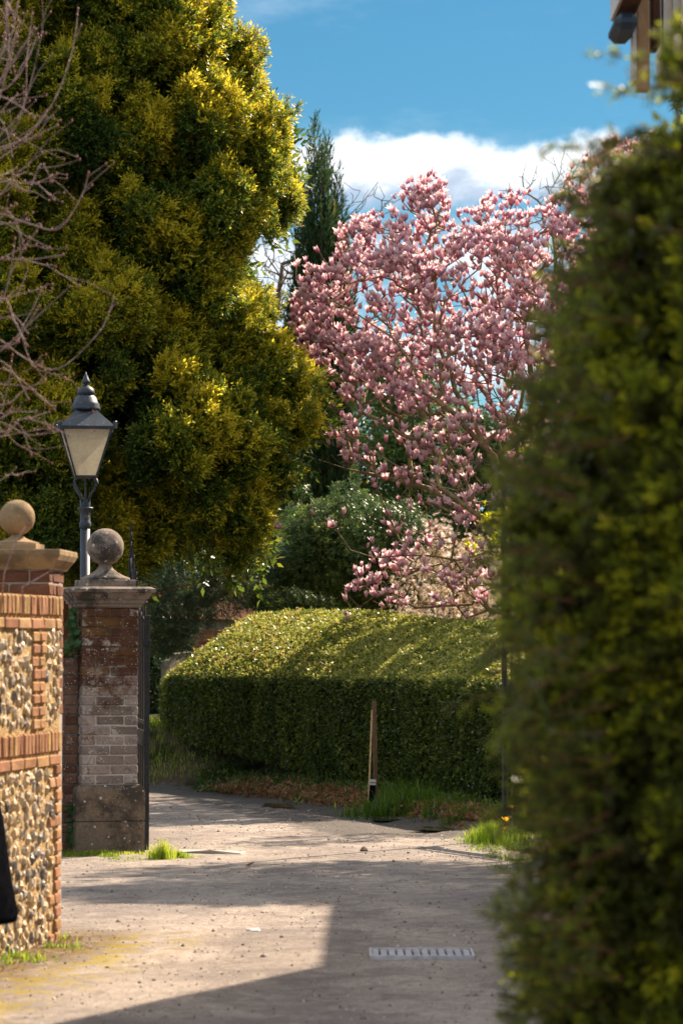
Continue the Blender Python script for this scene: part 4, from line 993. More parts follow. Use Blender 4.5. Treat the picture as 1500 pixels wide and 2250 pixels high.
def build_magnolia():
    D = 31.0; loc = Vector((2.35, 31.6, 0)); loc.z = gz(2.35, 31.6) - .05; root = empty('magnolia_tree', loc); tag(root, 'magnolia tree in full pink blossom behind the clipped hedge', 'tree')
    l = np.array(loc)
    pts = [(636, 690), (650, 570), (700, 535), (770, 500), (800, 470), (880, 445), (900, 395), (945, 378), (1000, 402), (1010, 450), (1042, 470), (1050, 415), (1110, 430), (1160, 402), (1215, 425), (1260, 360), (1320, 310), (1420, 290), (1620, 360), (1760, 600), (1780, 900), (1700, 1150), (1500, 1260), (1250, 1290), (1100, 1330), (1060, 1370), (940, 1330), (870, 1340), (760, 1365), (745, 1325), (800, 1240), (810, 1190), (850, 1130), (780, 1060), (710, 990), (710, 930), (700, 850), (655, 800)]
    C = Crown(outline(pts, D), 31.3, 1.6, 2.0)
    r = np.random.default_rng(17)
    cand = np.concatenate([C.sample(9000, 'vol', r), C.sample(9000, 'shell', r)]); r.shuffle(cand)
    # blossom thins out low in the crown and gathers in tiers
    z = cand[:, 2]; x = cand[:, 0]
    pn = np.array([mnoise.noise(Vector(p) * 1.9) for p in cand]); dens = np.interp(z, [1.8, 2.6, 3.4, 4.3, 4.9, 7.5], [.8, .5, .22, .40, .95, 1.0]) * np.clip(.55 + 2.1 * pn, .02, 1) * (.45 + .55 * np.sin(z * 6.2 + x * 1.7 + cand[:, 1]) ** 2)
    dens = np.where((z < 3.1) & (x > .75), dens * .4, dens); cand = cand[r.random(len(cand)) < dens]
    sel = []; 
    for p in cand[:4300]:
        sel.append(p)
    tips = np.array(sel)
    hand = [(612, 1150, 30.2), (622, 1160, 30.2), (605, 1160, 30.3), (690, 1130, 30.2), (722, 1160, 30.2), (728, 1150, 30.3), (735, 1158, 30.3), (755, 1130, 30.2), (760, 980, 30.2), (830, 985, 30.1)]
    hp = np.array([at(*h) for h in hand])
    # short flowering spurs: 1-3 flowers per tip
    P = [at(a, b, d) for a, b, d in ((1150, 1225, 30.6), (1125, 1195, 30.4), (1060, 1140, 30.2), (1000, 1095, 30.0), (930, 1050, 29.9), (850, 1010, 29.8), (770, 960, 29.8), (715, 925, 29.9))]
    limb1 = [tuple(np.array(p) - l) for p in P]
    P = [at(a, b, d) for a, b, d in ((1120, 1185, 30.5), (1090, 1090, 30.4), (1085, 1010, 30.4), (1040, 930, 30.4), (1000, 860, 30.3), (965, 760, 30.6), (950, 620, 30.9), (960, 470, 31.2))]
    limb2 = [tuple(np.array(p) - l) for p in P]
    P = [at(a, b, d) for a, b, d in ((1085, 1000, 30.4), (1000, 910, 30.1), (960, 880, 30.0), (925, 860, 29.9), (905, 800, 29.9), (860, 740, 29.9), (770, 680, 30.0), (690, 640, 30.1))]
    limb3 = [tuple(np.array(p) - l) for p in P]
    P = [at(a, b, d) for a, b, d in ((1150, 1225, 30.9), (1010, 1120, 31.4), (950, 1075, 31.5), (850, 1050, 31.6), (760, 1030, 31.7), (700, 1010, 31.8))]
    limb4 = [tuple(np.array(p) - l) for p in P]
    P = [at(a, b, d) for a, b, d in ((1150, 1235, 30.9), (1080, 1210, 30.6), (990, 1235, 30.4), (910, 1290, 30.2), (840, 1335, 30.1))]
    limb5 = [tuple(np.array(p) - l) for p in P]
    P = [at(a, b, d) for a, b, d in ((1150, 1225, 30.9), (1190, 1060, 31.4), (1180, 900, 31.6), (1150, 700, 31.7), (1140, 480, 31.7))]
    limb6 = [tuple(np.array(p) - l) for p in P]
    P = [at(a, b, d) for a, b, d in ((1190, 1060, 31.4), (1300, 850, 31.6), (1400, 600, 31.6), (1400, 380, 31.6))]
    limb7 = [tuple(np.array(p) - l) for p in P]
    trunk = [(0, 0, -.1), tuple((np.array(at(1165, 1330, 31.2)) - l)), tuple(np.array(at(1150, 1225, 30.9)) - l)]
    trunk[1] = (trunk[2][0] * .6 + .05, trunk[2][1] * .6, trunk[2][2] * .5)
    allt = np.concatenate([tips, hp]) - l
    base = np.array(limb1[0])
    bare_t = C.sample(1500, 'vol', np.random.default_rng(18)) - l
    E = grow([trunk, limb1, limb2, limb3, limb4, limb5, limb6, limb7], np.concatenate([allt, bare_t]), .0046, .425, bias=.30, jit=.16, seed=4, sag=.05)
    tubes_mesh('trunk', E, M['bark_mag'], root, 5)
    # flowers
    shapes = [flower_mesh(k, o) for k, o in enumerate((.1, .3, .45, .7, .2, 1.2, -.15, .5))]
    FP = []; 
    for i, p in enumerate(allt):
        nfl = int(r.choice([1, 2, 3, 4], p=[.3, .3, .25, .15]))
        if i >= len(tips): nfl = 1
        for q in range(nfl): FP.append(p + (np.zeros(3) if q == 0 else r.normal(size=3) * np.array([.06, .06, .035])))
    FP = np.array(FP); n = len(FP)
    def mat_for(p):
        out = Vector((p[0] * .10 + r.normal() * .38, p[1] * .12 + r.normal() * .38, 1)); q = out.to_track_quat('Z', 'Y')
        return Matrix.LocRotScale(Vector(p) - Vector((0, 0, .01)), q @ Matrix.Rotation(r.uniform(0, 6.28), 4, 'Z').to_quaternion(), Vector((1, 1, 1)) * r.uniform(.58, .94))
    big = np.argsort(FP[:, 1] + r.normal(size=n) * .1 + np.where((FP[:, 0] + l[0]) > 1.9, 9, 0))[:300]; bs = set(big.tolist())
    meshes = [np_mesh('flower', V, Fq, M['petal'], True, {'tint': T}) for V, Fq, T in shapes]
    Vs = []; Fs = []; Ts = []; off = 0
    for i in range(n):
        k = int(r.integers(0, 8)); Mx = mat_for(FP[i])
        if i in bs:
            o = bpy.data.objects.new('flower', meshes[k]); COL.objects.link(o); o.parent = root; o.matrix_local = Mx
        else:
            V, Fq, T = shapes[k]; A = np.array(Mx); W = V @ A[:3, :3].T + A[:3, 3]; Vs.append(W); Fs.append(Fq + off); Ts.append(np.clip(T + r.uniform(-.22, .16), 0, 1)); off += len(V)
    o = obj('blossom', np_mesh('blossom', np.concatenate(Vs), np.concatenate(Fs), M['petal'], True, {'tint': np.concatenate(Ts)}), root); tag(o, kind='stuff')
    # furry leaf buds
    k = r.choice(len(allt), 900); P = allt[k] + r.normal(size=(900, 3)) * .10
    scatter('buds', P, np.tile([0, 0, 1.], (900, 1)) + r.normal(size=(900, 3)) * .4, np.full(900, .28), r.uniform(.2, .8, 900), 'box', M['lime'], root)
build_magnolia()

# ---- cypress
def build_cypress():
    D = 45.0; c = at(695, 1400, D); root = empty('columnar_cypress', (c.x, 45.6, .5)); tag(root, 'dark columnar cypress with spiky tops between yew and magnolia', 'tree')
    l = np.array(root.location); r = np.random.default_rng(31); Ps = []; Ds = []; Ts = []; Ss = []
    stems = [(690, 235, 690, 24, 1.0), (718, 290, 716, 16, .9), (741, 350, 742, 16, .8), (664, 385, 668, 14, .5), (706, 300, 700, 22, 1), (675, 440, 672, 22, 1), (730, 440, 730, 24, 1), (655, 560, 655, 20, 1), (690, 470, 690, 26, 1), (757, 500, 752, 15, 1), (640, 640, 648, 16, 1), (700, 560, 700, 30, 1), (670, 600, 668, 22, 1), (745, 560, 740, 24, 1)]
    Et = []
    for tx, ty, bx, wpx, dn in stems:
        top = at(tx, ty, D); H = top.z; w = wpx / F * D; d0 = r.uniform(-.4, .4)
        n = int(1400 * dn)
        t = r.random(n) ** .8; zz = H - t * (H - .6); spread = w * np.minimum(1, (t * (H - .6) / 1.5) ** .8 + .10) * np.interp(t, [0, .7, 1], [1, 1.25, 1.1])
        a = r.uniform(0, 6.28, n); rad = spread * r.uniform(.5, 1, n); bxw = at(bx, 1000, D).x
        cx = top.x + (bxw - top.x) * t
        P = np.stack([cx + rad * np.cos(a), 45.6 + d0 + rad * np.sin(a), zz], 1)
        Ps.append(P); Ds.append(np.stack([.28 * np.cos(a), .28 * np.sin(a), np.ones(n)], 1) + r.normal(size=(n, 3)) * .12); Ts.append(np.clip(r.uniform(.1, .6) + r.normal(size=n) * .15, 0, 1)); Ss.append(np.interp(t, [0, .12, 1], [.7, 1.3, 1.9]) * r.uniform(.8, 1.2, n))
        Et.append(((top.x - l[0], d0, H - .05 - l[2]), (bxw - l[0], d0, 0), .006, .06))
    scatter('crown', np.concatenate(Ps) - l, np.concatenate(Ds), np.concatenate(Ss), np.concatenate(Ts), 'cypress', M['cypress'], root)
    tubes_mesh('trunk', Et, M['bark'], root, 6)
build_cypress()

# ---- clipped hedge
def build_hedge():
    A = (-2.05, 33.0); root = empty('clipped_hedge', (0, 29, 0)); tag(root, 'long clipped hedge with sloping sunlit top along the lane bend', 'hedge')
    # stations: front foot (x,y,z), shoulder z, ridge offset + z
    st = [((-2.16, 33.6), .62, 1.19, (.35, .9), 1.22), ((-2.06, 33.0), .60, 1.22, (.55, 1.2), 1.62), ((-1.72, 32.1), .52, 1.22, (.62, 2.0), 1.97), ((-1.15, 31.1), .46, 1.23, (.72, 2.1), 2.0), ((-.45, 29.9), .33, 1.24, (.9, 1.9), 1.98), ((.25, 28.5), .22, 1.24, (1.0, 1.75), 1.86), ((.85, 27.2), .12, 1.25, (1.15, 1.65), 1.84), ((1.35, 26.1), .05, 1.25, (1.25, 1.6), 1.88), ((1.75, 25.3), 0, 1.27, (1.3, 1.5), 1.92), ((2.6, 24.2), 0, 1.28, (1.3, 1.4), 1.95)]
    r = np.random.default_rng(41)
    def interp(s):
        i = min(int(s), len(st) - 2); f = s - i; a, b = st[i], st[i + 1]; L = lambda u, v: u + (v - u) * f
        return (L(a[0][0], b[0][0]), L(a[0][1], b[0][1]), L(a[1], b[1]), L(a[2], b[2]), L(a[3][0], b[3][0]), L(a[3][1], b[3][1]), L(a[4], b[4]))
    def section(s):
        x, y, zf, zs, ox, oy, zr = interp(s); n = Vector((ox, oy, 0)).normalized(); t = []
        und = -.03
        t.append(Vector((x, y, zf - .1)) + n * .12); t.append(Vector((x, y, zf + .25)) - n * .02); t.append(Vector((x, y, zs - .08)) + n * .0); t.append(Vector((x, y, zs)) + n * .05)
        for k in (.25, .5, .75): t.append(Vector((x + ox * k, y + oy * k, zs + (zr - zs) * (k + .12 * math.sin(k * math.pi)))) )
        t.append(Vector((x + ox, y + oy, zr))); t.append(Vector((x + ox * 1.2, y + oy * 1.2, zr - .12))); t.append(Vector((x + ox * 1.45, y + oy * 1.45, zf)))
        return t
    S = np.linspace(0, len(st) - 1.001, 60); G = np.array([[tuple(p) for p in section(s)] for s in S])
    # gentle lumps of an old hedge
    for i in range(G.shape[0]):
        for j in range(G.shape[1]):
            p = G[i, j]; f = mnoise.noise(Vector((p[0] * 2.4, p[1] * 2.4, p[2] * .5))) * (.11 if j <= 3 else .03) + mnoise.noise(Vector(p) * 1.7) * .03 + mnoise.noise(Vector(p) * 4) * .02; G[i, j] += f * np.array([.5, .8, .8 if j > 3 else .12])
    ns, nj = G.shape[:2]; V = G.reshape(-1, 3) - np.array([0, 29, 0])
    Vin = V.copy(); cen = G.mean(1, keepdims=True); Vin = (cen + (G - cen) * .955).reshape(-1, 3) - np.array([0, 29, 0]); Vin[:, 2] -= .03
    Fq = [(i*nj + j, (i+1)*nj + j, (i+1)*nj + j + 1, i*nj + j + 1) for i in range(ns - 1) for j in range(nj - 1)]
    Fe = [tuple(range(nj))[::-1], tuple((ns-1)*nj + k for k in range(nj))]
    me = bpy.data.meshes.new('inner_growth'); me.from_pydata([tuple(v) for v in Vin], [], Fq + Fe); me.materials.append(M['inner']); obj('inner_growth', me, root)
    def surf(i, j, u, v):
        a = G[i, j]; b = G[i+1, j]; c = G[i+1, j+1]; d = G[i, j+1]; u = u[:, None]; v = v[:, None]
        return (a*(1-u)*(1-v) + b*u*(1-v) + c*u*v + d*(1-u)*v)
    Ps = []; Ns = []; Ts = []
    for i in range(ns - 1):
        for j in range(nj - 1):
            a, b, c, d = G[i, j], G[i+1, j], G[i+1, j+1], G[i, j+1]; nrm = np.cross(b - a, d - a); area = np.linalg.norm(nrm); nrm /= area + 1e-9
            if nrm @ (np.array([0, 0, .6]) + np.array([-.5, -.8, 0])) < 0 and j < 7: nrm = -nrm
            if j >= 7 and nrm[1] < 0: nrm = -nrm
            n = int(area * (2000 if j <= 6 else 500)) + 1
            P = surf(i, j, r.random(n), r.random(n)) + nrm * r.uniform(-.03, .022, n)[:, None]
            Ps.append(P); Ns.append(np.tile(nrm, (n, 1))); 
    P = np.concatenate(Ps); Nn = np.concatenate(Ns); n = len(P)
    pn = np.array([mnoise.noise(Vector(p) * 3.0) for p in P[::8]]).repeat(8)[:n]
    pn = np.pad(pn, (0, n - len(pn)), 'edge')
    T = np.clip(.28 + .45 * pn + r.normal(size=n) * .17 + (Nn[:, 2] > .5) * .56, 0, 1); big = r.random(n) < .03  # upward-facing leaves tinted lighter: sunlight on the top put into colour
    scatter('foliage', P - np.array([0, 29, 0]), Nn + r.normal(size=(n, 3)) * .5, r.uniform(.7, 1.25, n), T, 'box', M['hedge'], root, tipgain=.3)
    k = r.choice(n, 1500); h = r.gamma(2, .016, 1500)[:, None]
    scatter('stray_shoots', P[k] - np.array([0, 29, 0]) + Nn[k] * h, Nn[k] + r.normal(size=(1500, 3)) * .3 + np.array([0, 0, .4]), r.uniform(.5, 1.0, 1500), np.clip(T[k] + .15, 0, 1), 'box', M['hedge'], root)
    # bramble and ivy threaded through the left part of the top
    k = (Nn[:, 2] > .5) & (P[:, 0] < -.1) & (r.random(n) < .06 * (pn > -.15)); q = P[k]
    scatter('bramble_leaves', q - np.array([0, 29, 0]) + np.array([0, 0, .02]), Nn[k] + r.normal(size=(k.sum(), 3)) * .7, r.uniform(.5, .8, k.sum()), r.uniform(.3, 1, k.sum()), 'broad', M['lime2'], root)
M['inner'] = mat_leaf('inner growth in painted shade', [(0, (.012, .02, .006)), (1, (.03, .04, .012))], .0, .6, .0, 1)  # near-black body colour stands in for shade between the hedge leaves
M['lime2'] = mat_leaf('bramble leaf', [(0, (.06, .10, .015)), (.6, (.14, .17, .02)), (1, (.32, .22, .06))], .45, .35, .12, 1.7)
build_hedge()

# ---- generic shrub / tree
def bush(name, label, cat, D, pts, yc, tmax, mat, kind, nl, rl, per, seed, sz=(.8, 1.3), tint=(.1, .8), barkm='bark', ntips=60, group=None, trunkpath=None, up=.5, out=.6, droop=0, elong=1.3, rtip=.004, crownname='foliage', base=None, fill=.15, tipgain=.25):
    C = Crown(outline(pts, D), yc, tmax, 1.6)
    bx = (C.lo[0] + C.hi[0]) / 2 if base is None else base[0]; by = yc if base is None else base[1]
    root = empty(name, (bx, by, gz(bx, by) - .02)); l = np.array(root.location); tag(root, label, cat, group)
    P, Dd, S, T = lobed(C, nl, rl, per, 'shell', up, out, droop, sz, seed, tint, elong, fill)
    P[:, 2] = np.maximum(P[:, 2], .05)
    scatter(crownname, P - l, Dd, S, T, kind, mat, root, tipgain=tipgain)
    tips = C.sample(ntips, 'vol', np.random.default_rng(seed)) - l
    zt = (C.lo[1] + C.hi[1]) / 2 - l[2]
    E = grow([trunkpath or [(0, 0, -.1), (0, 0, zt * .5), (0.05, 0, zt)]], tips, rtip, .48, seed=seed)
    tubes_mesh('trunk', E, M[barkm], root, 5)
    return root
bush('pine_tree', 'dark low pine with reddish boughs between the piers and hedge', 'tree', 36, [(120, 1130), (330, 1110), (520, 1120), (600, 1170), (605, 1240), (560, 1290), (520, 1330), (440, 1400), (380, 1425), (330, 1410), (180, 1420), (100, 1300)], 36.6, .9, M['pine'], 'needle', 95, (.22, .4), 95, 51, (.9, 1.5), (.1, .8), 'bark_red', 120, base=(-.9, 37.5), trunkpath=[(0, 0, 0), (.0, -.2, 1.2), (-.3, -.5, 1.9), (-1.0, -.8, 2.3), (-1.9, -1.0, 2.6)], up=.3, elong=1.1, rtip=.011)
bush('laurel_shrub', 'rounded dark green laurel shrub behind the hedge ridge', 'shrub', 37, [(540, 1360), (555, 1270), (590, 1215), (600, 1150), (640, 1120), (665, 1070), (720, 1085), (760, 1050), (820, 1100), (900, 1110), (980, 1200), (980, 1370), (700, 1390)], 37.6, 1.2, M['laurel'], 'broad', 230, (.14, .34), 150, 52, (.45, .75), (-.1, .8), ntips=60, fill=.2)
bush('ivy_mound', 'low grey green mound of ivy on the hedge ridge', 'shrub', 35.5, [(545, 1350), (570, 1320), (640, 1305), (720, 1320), (745, 1365), (640, 1375)], 35.9, .35, M['dark'], 'broad', 40, (.12, .22), 60, 53, (.5, .8), (.4, 1.0), ntips=20)
bush('star_magnolia', 'white star magnolia in bloom under the pink blossom', 'shrub', 33.5, [(860, 1370), (870, 1250), (900, 1160), (960, 1130), (1050, 1120), (1150, 1160), (1230, 1250), (1240, 1400), (1000, 1410)], 33.9, .8, M['white'], 'star', 110, (.16, .34), 60, 54, (.6, 1.05), (.0, 1), 'bark_mag', 320, up=.3, fill=.5, rtip=.003)
bush('yellow_leaved_shrub', 'shrub with fresh yellow green leaves beside the right gate', 'shrub', 24.6, [(1040, 1240), (1020, 1190), (1080, 1110), (1130, 1020), (1150, 970), (1260, 980), (1330, 1150), (1320, 1350), (1180, 1420), (1120, 1330), (1110, 1230)], 25.0, .45, M['lime'], 'broad', 60, (.10, .2), 34, 55, (.38, .6), (.1, 1), 'bark', 60, rtip=.003, fill=.4)
bush('holly_shrub', 'dark evergreen shrub in the corner beyond the left gate', 'shrub', 38.6, [(60, 1650), (60, 1420), (140, 1380), (330, 1380), (400, 1420), (402, 1500), (385, 1600), (330, 1640)], 39.6, .7, M['dark'], 'broad', 90, (.25, .4), 80, 56, (.8, 1.2), (.0, .5))
# ---- evergreens far behind
far = [('dark fir behind the upper left of the blossom', 52, [(520, 1400), (545, 1100), (600, 960), (640, 900), (690, 1000), (740, 1100), (760, 1400)], 61),
       ('dark evergreen behind the middle of the magnolia', 54, [(700, 1420), (720, 1000), (790, 870), (850, 790), (900, 760), (960, 800), (1010, 880), (1040, 1420)], 62),
       ('low evergreen behind the trunk of the magnolia', 50, [(960, 1420), (980, 1010), (1040, 930), (1110, 930), (1190, 960), (1240, 1060), (1260, 1420)], 63),
       ('tall dark evergreen behind the right hand hedge', 56, [(1150, 1420), (1170, 900), (1230, 780), (1330, 700), (1450, 720), (1560, 850), (1600, 1420)], 64)]
for lab, D, pts, sd_ in far:
    bush('evergreen_tree', lab, 'tree', D, pts, D + .8, 1.3, M['dark'] if sd_ != 62 else M['laurel'], 'broad', 120, (.45, .8), 80, sd_, (1.3, 2.2), (.1, .9), ntips=30, group='evergreens far behind the magnolia', crownname='crown', fill=.1)
def build_wood():
    r = np.random.default_rng(71); P = []; 
    for c in range(130):
        x = r.uniform(-26, 26); y = r.uniform(66, 72); h = 3.0 + 1.8 * abs(math.sin(x * .5)) * r.uniform(.4, 1); n = 170
        U = unit(n, r); P.append(np.array([x, y, h * .5]) + U * np.array([1.4, 1.2, h * .55]) * r.uniform(.7, 1, n)[:, None])
    P = np.concatenate(P); P[:, 2] = np.maximum(P[:, 2], .1); n = len(P)
    o = scatter('distant_woodland', P, unit(n, r) + np.array([0, 0, .6]), r.uniform(3, 5, n), r.uniform(0, .8, n), 'broad', M['dark'], None); tag(o, 'dark belt of distant trees closing off the view', kind='stuff')
build_wood()

# ---- bare trees
def bare(label, base, pathpx, D, tips_px, n, seed, rt=.006, mat='bark', spread=1.0, group='leafless trees against the clouds'):
    b = at(base[0], 1400, D); root = empty('bare_tree', (b.x, D, gz(b.x, D))); l = np.array(root.location); tag(root, label, 'tree', group)
    limbs = [[(0, 0, -.1)] + [tuple(np.array(at(x, y, D)) - l) for x, y in pathpx[0]]] + [[tuple(np.array(at(x, y, D + i * .3)) - l) for x, y in pp_] for i, pp_ in enumerate(pathpx[1:])]
    C = Crown(outline(tips_px, D), D, 1.2, 2.0); tips = C.sample(n, 'vol', np.random.default_rng(seed)) - l
    E = grow(limbs, tips, rt, .42, bias=.5, jit=.3, seed=seed, seglen=.2); tubes_mesh('trunk', E, M[mat], root, 4)
bare('leafless tree seen between the yew and the dark cypress', (640,), [[(640, 1000), (600, 720), (612, 640), (620, 580)], [(620, 580), (650, 570), (720, 520), (780, 470)], [(612, 600), (585, 560), (575, 520)], [(760, 480), (800, 440), (830, 400)]], 50, [(525, 600), (560, 500), (620, 460), (700, 420), (760, 380), (800, 395), (880, 425), (880, 480), (830, 520), (760, 560), (700, 620), (640, 720), (600, 700), (560, 660)], 420, 81)
bare('leafless tree rising above the right side of the blossom', (1220,), [[(1230, 1000), (1230, 700), (1215, 500), (1205, 420)], [(1215, 480), (1180, 440), (1150, 420)], [(1215, 460), (1260, 380), (1280, 340)]], 52, [(1080, 410), (1130, 390), (1160, 345), (1220, 325), (1290, 320), (1360, 300), (1400, 400), (1380, 600), (1250, 650), (1100, 620), (1060, 500)], 420, 82)
# ---- bare pinkish shrub in front on the left
def build_twigs():
    D = 12.6; root = empty('bare_shrub', (at(-160, 1500, D).x - .1, 12.9, 0)); tag(root, 'bare pinkish twigs of a shrub reaching in from the left', 'shrub'); l = np.array(root.location)
    px = lambda x, y, d=0: tuple(np.array(at(x, y, D + d)) - l)
    limbs = [[(0, 0, -.05), (0, 0, 1.2), px(-150, 900), px(-140, 600), px(-120, 300)]]
    shoots = [[(-150, 800), (-40, 730), (60, 790), (130, 810), (210, 740), (235, 700), (250, 655)], [(-140, 600), (-20, 490), (60, 520), (110, 545)], [(-140, 560), (-30, 470), (60, 490), (130, 503), (180, 430), (195, 380)], [(-140, 520), (-20, 350), (60, 300), (120, 220), (160, 110), (172, 20)], [(-140, 480), (-30, 330), (50, 240), (60, 120), (72, 30)], [(-130, 420), (-20, 260), (20, 120), (10, -30), (5, -80)], [(-130, 400), (-20, 330), (40, 270), (85, 110), (95, 20), (80, -60)], [(-130, 300), (-40, 120), (20, 20), (40, -60)],
              [(-140, 640), (-20, 575), (70, 570), (140, 560)], [(-140, 640), (-10, 572), (90, 580), (130, 600), (175, 628)], [(-140, 700), (0, 660), (50, 645), (100, 632)], [(-140, 780), (0, 700), (40, 720), (70, 800), (110, 820), (150, 835)], [(-150, 850), (-10, 810), (40, 830), (90, 870), (120, 900)], [(-150, 850), (0, 890), (50, 860), (100, 835)], [(-150, 900), (0, 950), (50, 920), (110, 935)], [(-150, 950), (0, 960), (40, 930), (70, 1000)], [(-140, 560), (0, 430), (70, 400), (120, 440)], [(-150, 980), (0, 920), (30, 905), (80, 905)], [(-150, 1040), (-20, 1060), (20, 1043), (40, 1045)], [(-140, 640), (20, 560), (70, 540), (105, 548)], [(-140, 500), (0, 400), (60, 420), (90, 360), (115, 400)], [(-140, 700), (0, 655), (30, 700), (60, 760)], [(-140, 420), (-20, 440), (40, 380), (110, 330), (170, 345)], [(-140, 760), (10, 760), (60, 700), (90, 640)]]
    r = random.Random(4); E = []; buds = MB()
    for k in range(34):
        y0 = r.uniform(-60, 1040); x1 = r.uniform(15, 120) * (1.1 if y0 > 250 else .7); dy = r.uniform(-170, 90); shoots.append([(-150, y0 + 60), (-20, y0), (x1 * .5, y0 + dy * .35 + r.uniform(-25, 25)), (x1, y0 + dy)])
    for p in (limbs[0][:-1],):
        for a, b in zip(limbs[0][:-1], limbs[0][1:]): E.append((a, b, .02, .016))
    for s in shoots:
        d0 = r.uniform(-.35, .3); pts = [np.array(px(x, y, d0 * i / len(s) + .0)) for i, (x, y) in enumerate(s)]
        # smooth
        q = []
        for i in range(len(pts) - 1):
            p0, p1, p2, p3 = pts[max(i-1, 0)], pts[i], pts[i+1], pts[min(i+2, len(pts)-1)]
            for t in (0, .25, .5, .75): q.append(.5 * ((2*p1) + (-p0+p2)*t + (2*p0-5*p1+4*p2-p3)*t*t + (-p0+3*p1-3*p2+p3)*t**3))
        q.append(pts[-1]); n = len(q); r0 = r.uniform(.0025, .0054)
        for i in range(n - 1): E.append((q[i], q[i+1], r0 * (1 - .55 * i / n), r0 * (1 - .55 * (i+1) / n)))
        buds.lathe([(.001, -.010), (.005, 0), (.001, .012)], 5, c=tuple(q[-1]))
        for i in range(3, n - 1, 2):
            if r.random() < .5:
                b_ = q[i]; d = (q[i+1] - q[i]); d = d / np.linalg.norm(d) + np.array([r.uniform(-.7, .9), r.uniform(-.4, .4), r.uniform(-.6, .9)]); L = r.uniform(.03, .16)
                m_ = b_ + d * L * .5 + np.array([0, 0, r.uniform(-.01, .02)]); e = b_ + d * L; E.append((b_, m_, r0 * .45, r0 * .4)); E.append((m_, e, r0 * .4, r0 * .25)); buds.lathe([(.001, -.008), (.0042, 0), (.001, .009)], 5, c=tuple(e))
            if r.random() < .6: buds.lathe([(.001, -.008), (.005, 0), (.001, .008)], 5, c=tuple(q[i] + np.array([0, -.006, .004])))
    tubes_mesh('branches', E, M['bark_pink'], root, 6); tag(buds.build('buds', M['bud'], root), kind='stuff')
M['bud'] = mat_plain('dark red bud', (.13, .03, .03), (.28, .08, .07), 60, .6, .2, .002)
build_twigs()
def build_canes():
    D = 13.6
    for lab, pts in (('longer thin red stem crossing the sandstone pier', [(-20, 1330), (10, 1260), (35, 1190), (62, 1150), (66, 1148)]), ('short thin red stem over the top of the flint wall', [(30, 1310), (50, 1290), (85, 1270), (110, 1255)])):
        P = [at(x, y, D) for x, y in pts]; P[0] = Vector((P[0].x, P[0].y + .4, 1.75)) 
        tag(MB().tube(P, [.004] * (len(P) - 1) + [.002], 5).build('rose_stem', M['bark_pink']), lab, 'stem', 'thin red stems above the flint wall')
build_canes()

